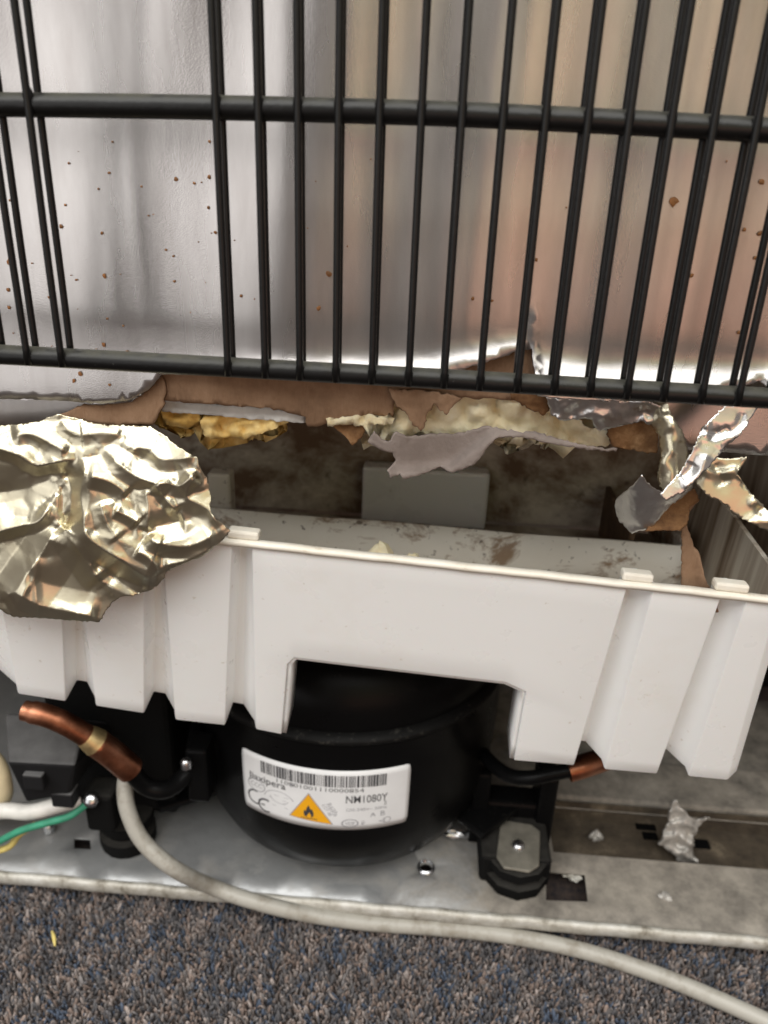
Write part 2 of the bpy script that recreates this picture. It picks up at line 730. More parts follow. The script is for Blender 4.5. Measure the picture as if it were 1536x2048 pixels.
k.set(base=k.ramp(k.noise(60, 7, .7), [(.3, (.028, .020, .013)), (.55, (.085, .065, .043)), (.75, (.22, .175, .12))]), rough=.95)
k.bump(k.noise(350, 6, .7), .7, .0015)
M_DIRT = k.m
M_SCREW = simple('zinc_screw', (.62, .63, .65), .28, 1.0, .12, 300)

# cable, copper, wires
k = NT('grey_cable_sheath')
sm = k.ramp(k.noise(80, 6, .75), [(.48, (0, 0, 0)), (.66, (1, 1, 1))])
k.set(base=k.mix(k.math('MULTIPLY', sm, .6), (.36, .345, .305), (.17, .14, .10)), rough=.48)
k.bump(k.noise(300, 4), .15, .0006)
M_CABLE = k.m
k = NT('oxidised_copper')
k.set(base=k.ramp(k.noise(70, 5, .6), [(.28, (.13, .045, .024)), (.5, (.40, .165, .092)), (.75, (.60, .30, .19))]), metal=1.0,
      rough=k.maprange(k.noise(110, 4), .3, .7, .28, .5))
k.bump(k.noise(240, 4), .15, .0006)
M_COPPER = k.m
M_BRASS = simple('brazing_brass', (.66, .50, .25), .42, .9, .25, 250, .3, 500)
M_GREEN = simple('green_wire_sheath', (.04, .25, .15), .45, 0, .2, 200)
M_YELLOW = simple('yellow_wire_sheath', (.62, .50, .16), .5, 0, .2, 200)
M_WHITEW = simple('white_wire_sheath', (.72, .70, .66), .45, 0, .12, 150)
M_BEIGE = simple('beige_plastic', (.60, .50, .32), .55, 0, .15, 120)
M_LABEL = simple('white_label_paper', (.80, .81, .82), .42, 0, .04, 90)
M_INK = simple('dark_label_ink', (.055, .055, .062), .5, 0, .1, 90)
M_INKL = simple('light_label_ink', (.30, .30, .32), .5, 0, .1, 90)
M_ORANGE = simple('orange_warning_ink', (.90, .43, .012), .45, 0, .05, 90)
M_SPECK = simple('rust_brown_speck', (.21, .085, .022), .6, 0, .45, 500)
M_GLUE = simple('grey_glue_blob', (.42, .40, .37), .35, .25, .35, 160, .5, 300)
M_BLUEG = simple('blue_grey_steel', (.17, .20, .235), .5, .3, .15, 60)

k = NT('carpet_backing')
k.set(base=k.ramp(k.noise(300, 5, .7), [(.3, (.02, .02, .024)), (.7, (.075, .055, .045))]), rough=1.0, spec=.1)
M_CARPET = k.m
k = NT('carpet_yarn')
at = k.n('ShaderNodeAttribute')
at.attribute_name = 'yarn'
yn = k.noise(2600, 3, .7)
k.set(base=k.mix(.45, at.outputs['Color'], k.mix(yn, (.12, .12, .12), (1, 1, 1)), 'MULTIPLY'), rough=.95, spec=.15)
k.bump(yn, .6, .0006)
M_YARN = k.m

# ------------------------------------------------------------------ carpet
o = mesh_obj('carpet', [(-.9, -.5, 0), (.9, -.5, 0), (.9, .62, 0), (-.9, .62, 0)], [(0, 1, 2, 3)], M_CARPET, kind='structure')


def build_pile():
    rng = np.random.default_rng(5)
    sx, sy = .00138, .00128
    xs = np.arange(-.25, .25, sx)
    ys = np.arange(.14, .266, sy)
    X, Y = np.meshgrid(xs, ys)
    X[1::2] += sx / 2
    X, Y = X.ravel(), Y.ravel()
    n = len(X)
    X = X + rng.normal(0, .00040, n)
    Y = Y + rng.normal(0, .00040, n)
    rings = [(1.0, .0), (1.0, .0022), (.70, .0034)]
    seg = 5
    base = []
    for r_, z in rings:
        for kk in range(seg):
            a = 2 * math.pi * kk / seg
            base.append((r_ * math.cos(a), r_ * math.sin(a), z))
    base.append((0, 0, .0039))
    base = np.array(base)
    F = []
    for i in range(2):
        for kk in range(seg):
            k2 = (kk + 1) % seg
            F.append((i * seg + kk, i * seg + k2, (i + 1) * seg + k2, (i + 1) * seg + kk))
    tri = [(2 * seg + kk, 2 * seg + (kk + 1) % seg, 3 * seg) for kk in range(seg)]
    F4 = np.array(F)
    F3 = np.array(tri)
    ang = rng.uniform(0, math.pi, n)
    ra = rng.uniform(.00040, .00068, n)
    rb = ra * rng.uniform(.8, 1.9, n)
    hs = rng.uniform(.6, 1.35, n)
    lx, ly = rng.normal(0, .0010, n), rng.normal(-.0005, .0010, n)
    B = base[None]
    bx = B[..., 0] * ra[:, None]
    by = B[..., 1] * rb[:, None]
    z = B[..., 2] * hs[:, None]
    ca, sa = np.cos(ang)[:, None], np.sin(ang)[:, None]
    VX = X[:, None] + bx * ca - by * sa + lx[:, None] * (z / .0039)
    VY = Y[:, None] + bx * sa + by * ca + ly[:, None] * (z / .0039)
    V = np.stack([VX, VY, z + .0002], -1).reshape(-1, 3)
    nv = len(base)
    off = (np.arange(n) * nv)[:, None, None]
    q = (F4[None] + off).reshape(-1, 4)
    t = (F3[None] + off).reshape(-1, 3)
    me = bpy.data.meshes.new('carpet_pile')
    me.vertices.add(len(V))
    me.vertices.foreach_set('co', V.ravel())
    nl = q.size + t.size
    me.loops.add(nl)
    me.loops.foreach_set('vertex_index', np.concatenate([q.ravel(), t.ravel()]).astype(np.int32))
    me.polygons.add(len(q) + len(t))
    ls = np.concatenate([np.arange(len(q)) * 4, q.size + np.arange(len(t)) * 3]).astype(np.int32)
    me.polygons.foreach_set('loop_start', ls)
    me.polygons.foreach_set('use_smooth', np.ones(len(ls), bool))
    me.update()
    # yarn colours: flecked brown, tan, slate and navy in loose streaky patches
    def nz(s, ph, ax=1.0, ay=1.0):
        v = 0
        for j in range(4):
            a = ph + j * 1.7
            v = v + np.sin(X * ax * s * math.cos(a) * (1 + .6 * j) + Y * ay * s * math.sin(a) * (1 + .6 * j) + ph * 3 + j)
        return v / 4
    w = nz(170, .4, 1.6, .7) + .7 * nz(420, 2.1, 1.4, .6) + rng.normal(0, .55, n)
    v = nz(150, 1.3, 1, 1) + .6 * nz(380, 4.2) + rng.normal(0, .5, n)
    pal = np.array([(.115, .110, .115), (.085, .105, .145), (.24, .185, .16), (.19, .175, .172), (.15, .125, .115), (.31, .265, .245)])
    idx = np.where(w > .78, 5, np.where(w > .38, 2, np.where(w > .02, 3, np.where(w > -.25, 4, 0))))
    idx = np.where((v > .55) & (w < .35), 1, idx)
    c = pal[idx] * rng.uniform(.7, 1.3, (n, 1)) * 1.22
    c = np.concatenate([np.clip(c, 0, 1), np.ones((n, 1))], 1)
    at = me.color_attributes.new('yarn', 'FLOAT_COLOR', 'POINT')
    at.data.foreach_set('color', np.repeat(c, nv, 0).ravel().astype(np.float32))
    me.materials.append(M_YARN)
    o = link('carpet_pile', me, None, 'stuff')
    o['label'] = 'flecked brown and slate blue loop pile of the carpet'
    o['category'] = 'carpet'


build_pile()

# ------------------------------------------------------------------ refrigerator body: the compressor compartment
body = thing('refrigerator', 'dark dirty steel compartment of the refrigerator behind the white tray', 'refrigerator', (0, .47, .01))


def wallbox(name, x0, x1, y0, y1, z0, z1, mat):
    return box(name, ((x0 + x1) / 2, (y0 + y1) / 2, (z0 + z1) / 2), (x1 - x0, y1 - y0, z1 - z0), mat, body, .0006)


wallbox('rear_wall', -.30, .30, .455, .459, .02, .162, M_RUB)  # black colour paints in the shade at the back of the compartment
wallbox('step_shelf', -.30, .30, .366, .4545, .1625, .166, M_CAV)
wallbox('inner_wall', -.30, .30, .366, .370, .1665, .2875, M_CAV)
wallbox('ceiling', -.30, .30, .2235, .3655, .284, .2875, M_CAV)
wallbox('side_wall', .2705, .2735, .262, .4545, .02, .1620, M_CAV)
wallbox('side_panel', .146, .1495, .225, .3655, .1625, .2835, M_SIDE)
wallbox('side_wall', -.303, -.3005, .222, .459, .02, .2875, M_CAV)
# corner post seen blue-grey at the far right
wallbox('corner_post', .1375, .1455, .262, .285, .215, .2835, M_BLUEG)

# ------------------------------------------------------------------ torn back panel
panel = thing('refrigerator_back_panel', 'silver foil back panel torn open along its bottom edge', 'back panel', (0, .215, .26))


def sstep(a, b, x):
    t = np.clip((x - a) / (b - a), 0, 1)
    return t * t * (3 - 2 * t)


def panel_depth(P):
    x, y = P[:, 0], P[:, 1]
    Y = np.full(len(P), .2135)
    Y += .0007 * np.sin(x / 150 + 1) + .0005 * np.sin(x / 61 + y / 300) + .0004 * np.sin(y / 120)
    # the torn bottom edge flares out towards the viewer
    y0 = np.interp(x, [300, 420, 600, 850, 950, 1040, 1075, 1200, 1350, 1500], [735, 712, 698, 700, 682, 664, 696, 716, 716, 722])
    t = np.clip((y - y0) / 62, 0, 1.6)
    a = sstep(300, 430, x)
    Y -= a * .0042 * t ** 1.5
    Y -= .0011 * np.exp(-((x - 1062) / 9.0) ** 2) * sstep(560, 700, y) * np.sign(x - 1062)
    # lower left stays in place, leaning slightly
    Y -= .0010 * (1 - a) * sstep(690, 800, y)
    return Y


out = [(-160, -130), (1700, -130), (1700, 800), (1560, 792), (1518, 760), (1500, 768), (1440, 776), (1398, 786), (1300, 800), (1200, 800), (1120, 796), (1076, 790),
       (1071, 745), (1064, 697), (1040, 699), (1010, 711), (960, 727), (900, 745), (886, 760), (780, 764), (620, 758), (480, 752), (380, 748), (322, 750),
       (300, 776), (262, 800), (205, 808), (150, 804), (80, 800), (0, 798), (-160, 792)]
sheet('foil_sheet', out, panel_depth, [M_PANEL, M_CARD], panel, step=15, rag=.9, thick=.0006, seed=3, smooth_edges=(0, 1, 2, 29, 30), edge_step=8, back=1)

# specks of rust and splashes on the foil
rng = np.random.default_rng(11)
specks = [(1348, 403, 9), (658, 547, 6), (351, 358, 4), (18, 523, 6), (121, 453, 4), (208, 552, 4), (130, 410, 3), (203, 466, 3), (217, 346, 3), (945, 597, 4), (984, 602, 3),
          (637, 616, 4), (255, 706, 5), (207, 690, 4), (160, 747, 5), (147, 762, 4), (218, 770, 3), (1520, 467, 5), (1489, 460, 4), (1479, 665, 4), (1384, 552, 4),
          (348, 563, 3), (152, 560, 3), (331, 500, 3), (98, 595, 4), (15, 580, 4), (17, 615, 3), (1524, 364, 5), (1512, 516, 4), (1073, 520, 3), (482, 592, 3), (430, 465, 3),
          (418, 283, 2.5), (418, 355, 3), (388, 366, 3), (416, 415, 3), (346, 512, 2.5)]
for _ in range(40):
    if rng.random() < .72:
        specks.append((rng.uniform(10, 470), rng.uniform(260, 740), rng.uniform(1.0, 2.3)))
    else:
        specks.append((rng.uniform(480, 1530), rng.uniform(260, 680), rng.uniform(1.0, 2.4)))
V, Fc = [], []
for (px, py, r_) in specks:
    dep = float(panel_depth(np.array([[px, py]]))[0])
    b = len(V)
    c = PY(px, py, dep - .00045)
    s = r_ * .21 / FPX
    ns = 8
    V.append(c + Vector((0, -.00018, 0)))
    e = rng.uniform(.7, 1.5)
    for i in range(ns):
        a = 2 * math.pi * i / ns
        q = s * rng.uniform(.65, 1.25)
        V.append(c + Vector((q * math.cos(a), .0001, q * math.sin(a) * e)))
    for i in range(ns):
        Fc.append((b, b + 1 + i, b + 1 + (i + 1) % ns))
mesh_obj('rust_specks', V, Fc, M_SPECK, panel, kind='stuff')

# inner sheet seen below the panel at the far left and right
sheet('lower_sheet', [(1290, 772), (1720, 790), (1720, 925), (1536, 911), (1440, 904), (1370, 900), (1320, 890)], lambda P: .2215 + 0 * P[:, 0], [M_PANEL, M_CARD], panel,
      step=22, rag=.4, thick=.0006, seed=8, back=1)
sheet('lower_sheet', [(-160, 778), (330, 790), (300, 862), (-160, 905)], lambda P: .2225 + 0 * P[:, 0], [M_PANEL, M_CARD], panel, step=22, rag=.4, thick=.0006, seed=9, back=1)

# cardboard layer exposed by the tear


def card_depth(P):
    return .2175 + .0006 * np.sin(P[:, 0] / 40) + .0012 * (P[:, 1] - 800) / 60 - .0004 * lumps(P, 26, 1, 4)


sheet('cardboard_layer', [(318, 700), (1090, 640), (1090, 800), (1075, 812), (1040, 800), (940, 796), (880, 800), (835, 812), (792, 792), (785, 836), (736, 829), (690, 838), (643, 851), (615, 853), (611, 834),
                          (530, 815), (421, 809), (324, 801)], card_depth, M_CARD, panel, step=9, rag=1.6, thick=.0022, seed=21, smooth_edges=(0, 1))
sheet('cardboard_layer', [(322, 752), (330, 778), (325, 815), (305, 851), (250, 850), (206, 852), (152, 842), (112, 842), (81, 848), (110, 834), (166, 809), (215, 809), (264, 804), (298, 780)],
      lambda P: .2150 + .0020 * sstep(60, 0, np.abs(P[:, 0] - 318)) + .0008 * np.sin(P[:, 0] / 30), M_CARD, panel, step=8, rag=1.2, thick=.0012, seed=22)
sheet('cardboard_tongue', [(660, 846), (728, 848), (731, 858), (722, 876), (704, 891), (697, 880), (690, 872), (672, 858)], lambda P: .2195 - .00006 * (P[:, 1] - 850), M_CARD2, panel,
      step=6, rag=1.2, thick=.001, seed=23)
sheet('white_strip', [(324, 799), (421, 808), (530, 813), (612, 832), (608, 846), (520, 839), (421, 830), (324, 823)], lambda P: .2225 - .0015 * (P[:, 1] - 800) / 40, M_STRIP, panel,
      step=7, rag=1.0, thick=.003, seed=24)


def foam_depth(y, amp, size, seed):
    def f(P):
        c = P.mean(0)
        sp = (P.max(0) - P.min(0)) / 2 + 1e-6
        edge = np.clip(1 - np.abs((P[:, 1] - c[1]) / sp[1]) ** 2.5, 0, 1)
        return y - lumps(P, size, amp, seed) * (.35 + .65 * edge) - lumps(P, size * .4, amp * .2, seed + 1) - folds(P, size * 1.1, amp * 150, seed, 4) * H
    return f


sheet('foam_piece', [(320, 815), (397, 822), (400, 843), (388, 850), (373, 859), (355, 853), (332, 850)], foam_depth(.2275, .004, 24, 31), M_FOAM2, panel, step=5, rag=1.0, thick=.008, seed=31)
sheet('foam_piece', [(400, 842), (410, 830), (480, 834), (566, 838), (576, 846), (548, 858), (520, 868), (486, 880), (466, 874), (449, 875), (421, 879), (405, 867)], foam_depth(.2265, .005, 26, 33),
      M_FOAM2, panel, step=5, rag=1.2, thick=.009, seed=33)
sheet('foam_piece', [(652, 838), (690, 834), (736, 826), (760, 836), (790, 836), (780, 850), (764, 850), (735, 848), (715, 852), (690, 850), (655, 853)], foam_depth(.2188, .003, 22, 35), M_FOAM, panel, step=5, rag=1.4, thick=.006, seed=35)
sheet('foam_block', [(776, 770), (900, 776), (1000, 780), (1100, 790), (1150, 815), (1168, 852), (1222, 864), (1216, 892), (1180, 893), (1157, 888), (1107, 874), (1041, 868), (975, 858), (930, 868), (900, 871),
                     (868, 868), (841, 864), (820, 872), (803, 868), (790, 860), (778, 866), (770, 884), (762, 880), (763, 860), (774, 840), (782, 815)],
      foam_depth(.2250, .0065, 40, 37), M_FOAM, panel, step=6, rag=1.6, thick=.012, seed=37)
sheet('cardboard_scrap', [(778, 778), (870, 784), (925, 796), (905, 814), (893, 830), (880, 822), (868, 806), (852, 836), (842, 862), (824, 850), (812, 822), (795, 812)],
      lambda P: .2145 - .0009 * lumps(P, 18, 1, 3) + .0012 * np.sin(P[:, 0] / 21), M_CARD, panel, step=6, rag=1.6, thick=.001, seed=41)
sheet('cardboard_scrap', [(1020, 782), (1100, 788), (1098, 822), (1086, 832), (1072, 822), (1060, 816), (1040, 806), (1022, 800)], lambda P: .2140 - .0009 * lumps(P, 14, 1, 5), M_CARD2, panel,
      step=6, rag=1.8, thick=.001, seed=43)
sheet('cardboard_scrap', [(1222, 842), (1270, 846), (1312, 838), (1318, 880), (1314, 906), (1290, 905), (1262, 900), (1225, 892), (1214, 872)], lambda P: .2172 - .0016 * lumps(P, 22, 1, 6), M_CARD2, panel,
      step=6, rag=1.6, thick=.002, seed=44)
# grey paper hanging under the foam


def paper_depth(P):
    y = P[:, 1]
    edge = np.interp(P[:, 0], [730, 790, 900, 985, 1050, 1100, 1180], [898, 955, 944, 880, 872, 884, 897])
    return .2140 - .0035 * sstep(26, 0, edge - y) + .0013 * np.sin(P[:, 0] / 33) - .0012 * np.cos(P[:, 0] / 62 + .5)


sheet('paper_flap', [(735, 884), (748, 862), (762, 880), (776, 884), (792, 864), (820, 874), (868, 868), (900, 869), (940, 862), (975, 852), (1010, 858), (1040, 864), (1070, 862), (1107, 874), (1157, 889), (1200, 896), (1235, 897), (1232, 904), (1157, 897), (1100, 887), (1050, 876), (1010, 872), (988, 880), (974, 897),
                     (960, 918), (945, 931), (905, 946), (880, 932), (850, 946), (835, 952), (806, 958), (800, 946), (780, 956), (775, 940), (792, 921), (786, 905), (766, 902), (748, 892)],
      paper_depth, M_PAPER, panel, step=6, rag=1.1, thick=.0007, seed=51, relax=1)

# --- big crumpled flap of foil hanging at the left
flap_out = [(-150, 852), (0, 851), (40, 847), (76, 842), (118, 828), (152, 836), (206, 848), (250, 850), (300, 852), (322, 866), (345, 884), (372, 903), (394, 914), (399, 932), (415, 960), (422, 988), (421, 1022), (432, 1040), (447, 1048),
            (461, 1062), (448, 1078), (425, 1098), (400, 1115), (372, 1125), (335, 1142), (327, 1158), (318, 1168), (300, 1181), (270, 1190), (240, 1194), (225, 1204), (213, 1220), (199, 1244), (150, 1241), (100, 1238), (24, 1233), (0, 1219), (-150, 1200)]
# folds: line, height towards the viewer (mm), width of the flank on either side
FLAP_FOLDS = [
    ([(166, 905), (169, 947), (161, 985), (166, 1030), (173, 1069), (203, 1096), (250, 1126), (290, 1151), (322, 1160)], 6.0, 18, 46),
    ([(203, 893), (235, 925), (264, 947), (301, 964), (335, 967), (360, 971), (380, 955), (396, 935)], 3.6, 12, 22),
    ([(262, 908), (272, 896), (298, 899), (322, 918), (360, 917), (394, 913)], 3.0, 12, 20),
    ([(170, 950), (212, 961), (235, 973), (257, 992)], 2.6, 12, 20),
    ([(225, 1018), (262, 1036), (276, 1048)], 2.6, 9, 16),
    ([(200, 1000), (215, 1048), (238, 1080)], 2.0, 12, 18),
    ([(308, 966), (330, 995), (354, 1026)], 2.6, 8, 14),
    ([(291, 976), (297, 1020), (293, 1066)], 2.2, 12, 20),
    ([(293, 1066), (312, 1085), (339, 1092), (372, 1093), (405, 1082), (440, 1064)], 3.6, 12, 24),
    ([(400, 945), (379, 972), (375, 996), (400, 1010), (420, 1024), (442, 1060)], 2.4, 12, 18),
    ([(-60, 1080), (0, 1063), (40, 1052), (78, 1042), (106, 1002)], 4.2, 10, 26),
    ([(112, 1050), (85, 1105), (60, 1140), (34, 1177), (0, 1201)], 4.6, 22, 34),
    ([(118, 1050), (160, 1105), (205, 1165)], 4.0, 18, 34),
    ([(20, 1180), (70, 1208), (120, 1220), (160, 1228), (200, 1237)], 3.4, 12, 22),
    ([(-60, 880), (0, 898), (40, 912), (72, 931), (110, 925), (160, 915)], 3.6, 10, 20),
    ([(20, 872), (60, 868), (100, 885), (140, 905)], 2.4, 10, 14),
    ([(118, 836), (150, 868), (205, 866), (250, 872)], 1.8, 10, 16),
    ([(270, 1100), (300, 1118), (320, 1150)], 2.0, 8, 14),
    ([(325, 1132), (375, 1120), (425, 1096)], 2.0, 8, 12),
    ([(130, 935), (143, 985), (138, 1035), (126, 1056)], -4.0, 12, 16),
    ([(185, 1120), (240, 1155), (300, 1178)], -3.0, 12, 16),
    ([(-60, 985), (20, 982), (80, 968), (125, 945)], -2.6, 34, 34),
    ([(270, 1060), (330, 1050), (370, 1040)], -1.8, 16, 16)]


def flap_depth(P):
    base = np.interp(P[:, 1], [840, 860, 930, 1060, 1245], [.2138, .2120, .2092, .2070, .2052])
    h = np.zeros(len(P))
    for ln, a, w1, w2 in FLAP_FOLDS:
        h += crease(P, ln, a * .78, w1, w2)
    h += small_creases(P, 120, 5, .42, 8.5, 75)
    h += 1.2 * np.sin(P[:, 0] / 70 + 1) * np.sin(P[:, 1] / 60)
    return base - h * H


sheet('foil_flap', flap_out, flap_depth, [M_FOIL, M_CARD], panel, step=3.3, rag=.9, thick=.00025, seed=61, relax=0, edge_step=5, back=1)['label'] = 'big crumpled champagne foil flap hanging over the tray'

# --- torn foil at the right


def rnd_flap(y_top, y_bot, ytop, ybot, lam, amp, seed, curl=0, xc=0, xr=1):
    def f(P):
        b = np.interp(P[:, 1], [ytop, ybot], [y_top, y_bot])
        h = small_creases(P, 26, seed, amp * .75, 9, 60)
        if curl:
            b = b + curl * ((P[:, 0] - xc) / xr) ** 2
        return b - h * H
    return f


sheet('foil_flap', [(1092, 795), (1150, 796), (1240, 800), (1300, 804), (1322, 812), (1316, 842), (1300, 850), (1282, 842), (1250, 850), (1222, 856), (1200, 862), (1188, 852), (1184, 840), (1160, 838), (1128, 842), (1104, 832)],
      rnd_flap(.2095, .2130, 795, 860, 48, 1.3, 71), [M_FOIL2, M_CARD], panel, step=4.5, rag=1.2, thick=.00025, seed=71, edge_step=4.5, back=1)
sheet('foil_flap', [(1300, 800), (1335, 806), (1342, 828), (1352, 842), (1368, 868), (1377, 905), (1372, 945), (1352, 972), (1330, 985), (1318, 968), (1314, 945), (1322, 915), (1318, 875), (1302, 850)],
      rnd_flap(.2085, .2015, 800, 985, 85, 1.0, 73, .004, 1345, 35), [M_FOIL, M_CARD], panel, step=4.5, rag=1.0, thick=.00025, seed=73, relax=1, edge_step=4.5, back=1)
sheet('foil_flap', [(1522, 808), (1508, 828), (1484, 866), (1450, 896), (1416, 936), (1394, 958), (1362, 988), (1331, 1001), (1320, 990), (1336, 970), (1360, 944), (1384, 904), (1404, 854), (1424, 836), (1450, 812)],
      rnd_flap(.2075, .2010, 815, 1000, 42, 1.5, 75), [M_FOIL2, M_CARD], panel, step=4, rag=1.4, thick=.00025, seed=75, edge_step=4, back=1)
sheet('foil_flap', [(1284, 950), (1292, 962), (1304, 974), (1322, 984), (1345, 983), (1372, 966), (1398, 945), (1384, 978), (1366, 994), (1342, 1010), (1322, 1032), (1308, 1050), (1294, 1062), (1278, 1061), (1264, 1068), (1252, 1056), (1240, 1046), (1233, 1032), (1229, 1012), (1232, 998), (1248, 984), (1268, 968)],
      rnd_flap(.2020, .2135, 950, 1067, 110, .7, 77, .007, 1300, 75), [M_FOIL2, M_CARD2], panel, step=4.5, rag=.8, thick=.00025, seed=77, relax=1, edge_step=4.5, back=1)
sheet('foil_flap', [(1386, 952), (1405, 935), (1430, 914), (1460, 918), (1493, 913), (1487, 930), (1474, 946), (1500, 984), (1545, 1028), (1600, 1072), (1600, 1100), (1540, 1064), (1490, 1040), (1463, 1026), (1452, 1009), (1420, 994), (1396, 974)],
      rnd_flap(.2100, .2050, 915, 1060, 60, 1.8, 79), [M_FOIL, M_CARD], panel, step=4.5, rag=1.0, thick=.00025, seed=79, edge_step=4.5, back=1)
sheet('cardboard_scrap', [(1290, 1063), (1306, 1040), (1330, 1018), (1356, 993), (1390, 978), (1400, 1000), (1380, 1014), (1374, 1046), (1360, 1062), (1330, 1060)],
      lambda P: .2165 - .0040 * sstep(1020, 1065, P[:, 1]) + .001 * np.sin(P[:, 0] / 15), M_CARD2, panel, step=5, rag=1.2, thick=.0008, seed=81)
sheet('cardboard_scrap', [(1362, 1010), (1395, 1006), (1378, 1024), (1374, 1050), (1386, 1085), (1396, 1110), (1420, 1180), (1436, 1225), (1366, 1220), (1362, 1150), (1364, 1080)],
      lambda P: .2215 + .003 * (P[:, 1] - 1010) / 170 - .0016 * np.abs(np.sin(P[:, 0] / 13)), M_CARD, panel, step=6, rag=1.2, thick=.0010, seed=83)

# ------------------------------------------------------------------ drip tray
tray = thing('drip_tray', 'off-white ribbed plastic drip tray above the black compressor', 'drip tray', (.02, .25, .15))
TILT = rad(11.7)
N0 = Vector((0, -math.cos(TILT), -math.sin(TILT)))
P0 = PY(1000, 1140, .215)


def rim_y(x):
    return 1083 + (x - 450) * .1075


def cut_y(x):
    return 1316 + (x - 587) * .1165


G = .0075
# top x, bottom x, bottom y, depth behind the face, open (cut out below cut_y)
cols = [(-330, -240, 1352, G, 0), (-235, -150, 1372, 0, 0), (-130, -75, 1378, 0, 0), (-122, -66, 1362, G, 0), (-90, -24, 1366, G, 0), (-38, 30, 1378, .0018, 0), (-34, 36, 1388, 0, 0), (117, 131, 1403, 0, 0), (123, 138, 1391, G, 0), (129, 158, 1394, G, 0), (144, 187, 1404, .0018, 0), (146, 192, 1412, 0, 0),
        (288, 288, 1427, 0, 0), (295, 295, 1414, G, 0), (303, 318, 1418, G, 0), (319, 346, 1428, .0018, 0), (322, 351, 1440, 0, 0), (464, 450, 1451, 0, 0), (471, 457, 1436, G, 0), (482, 478, 1440, G, 0), (501, 507, 1450, .0018, 0), (504, 512, 1459, 0, 0), (584, 563, 1469, 0, 0),
        (596, 588, 0, 0, 1), (700, 695, 0, 0, 1), (850, 830, 0, 0, 1), (980, 940, 0, 0, 1), (1060, 1012, 0, 0, 1),
        (1082, 1028, 1521, 0, 0), (1256, 1148, 1531, 0, 0), (1263, 1155, 1514, G, 0), (1280, 1176, 1516, G, 0), (1304, 1204, 1527, .0018, 0), (1308, 1209, 1539, 0, 0), (1444, 1314, 1548, 0, 0), (1451, 1322, 1530, G, 0), (1466, 1342, 1533, G, 0), (1491, 1372, 1542, .0018, 0),
        (1496, 1377, 1553, 0, 0), (1558, 1455, 1562, .0003, 0), (1584, 1478, 1556, .003, 0), (1602, 1496, 1545, .010, 0), (1612, 1506, 1530, .026, 0)]
CL = [c_[1] for c_ in cols].index(563)
CR = [c_[1] for c_ in cols].index(1028)
NU, NL = 5, 5
V, Fc = [], []
idx = {}
for ci, (xt, xb, yb, d, op) in enumerate(cols):
    yt = rim_y(xt)
    if op:
        yc_ = cut_y(xb)
        pu = [(xt + (xb - xt) * t / NU, yt + (yc_ - yt) * t / NU) for t in range(NU + 1)]
        pl = []
    else:
        s = .70
        if ci in (CL, CR):
            xm = {CL: 575, CR: 1052}[ci]
            ym = {CL: cut_y(575) + 14, CR: cut_y(1052) + 14}[ci]
        else:
            xm, ym = xt + (xb - xt) * s, yt + (yb - yt) * s
        pu = [(xt + (xm - xt) * t / NU, yt + (ym - yt) * t / NU) for t in range(NU + 1)]
        pl = [(xm + (xb - xm) * t / NL, ym + (yb - ym) * t / NL) for t in range(1, NL + 1)]
    for ri, (x_, y_) in enumerate(pu + pl):
        p = PL(x_, y_, P0, N0) - N0 * d
        idx[(ci, ri)] = len(V)
        V.append(p)
for ci in range(len(cols) - 1):
    n = NU if (cols[ci][4] or cols[ci + 1][4]) else NU + NL
    for ri in range(n):
        Fc.append((idx[(ci, ri)], idx[(ci, ri + 1)], idx[(ci + 1, ri + 1)], idx[(ci + 1, ri)]))
fw = mesh_obj('front_wall', V, Fc, M_TRAY, tray)
add_solid(fw, .0018, -1)
add_bevel(fw, .0013, 3, 28)
# return flanges round the cut-out (left leg, top, right leg)
path = [V[idx[(CL, r)]] for r in range(NU + NL, NU - 1, -1)] + [V[idx[(c_, NU)]] for c_ in range(CL + 1, CR)] + [V[idx[(CR, r)]] for r in range(NU, NU + NL + 1)]
V2, F2 = [], []
for i, p in enumerate(path):
    V2.append(p + Vector((0, .0012, 0)))
    V2.append(p + Vector((0, .0165, .0015)))
for i in range(len(path) - 1):
    F2.append((2 * i, 2 * i + 1, 2 * i + 3, 2 * i + 2))
fl = mesh_obj('cutout_flange', V2, F2, M_TRAY, tray)
add_solid(fl, .0016, 1)

# rim: a thin rolled lip with small snap tabs
rp = [PL(x_, rim_y(x_), P0, N0) for x_ in range(-330, 1640, 30)]
V2, F2 = [], []
prof = [(-.0013, -.0011), (-.0017, .0002), (-.0011, .0009), (.0011, .0010), (.0018, .0002), (.0016, -.0012)]
for i, p in enumerate(rp):
    w = .00007 * math.sin(i * 1.9) + .00007 * math.sin(i * .7)
    for (a, b) in prof:
        V2.append(p + Vector((0, a + .0006, b + w)))
m = len(prof)
for i in range(len(rp) - 1):
    for j in range(m):
        F2.append((i * m + j, (i + 1) * m + j, (i + 1) * m + (j + 1) % m, i * m + (j + 1) % m))
F2 += [tuple(range(m)), tuple(reversed(range((len(rp) - 1) * m, len(rp) * m)))]
rim = mesh_obj('rim', V2, F2, M_RIM, tray)
for x0, x1 in ((452, 516), (1246, 1308), (1432, 1500)):
    a, b = PL(x0, rim_y(x0) - 8, P0, N0), PL(x1, rim_y(x1) - 8, P0, N0)
    c = (a + b) / 2 + Vector((0, .0030, .0008))
    d = (b - a)
    box('tab', c, (d.length, .0046, .0028), M_RIM, tray, .0008, Matrix.Rotation(math.atan2(d.x, d.z) - math.pi / 2, 3, 'Y'))

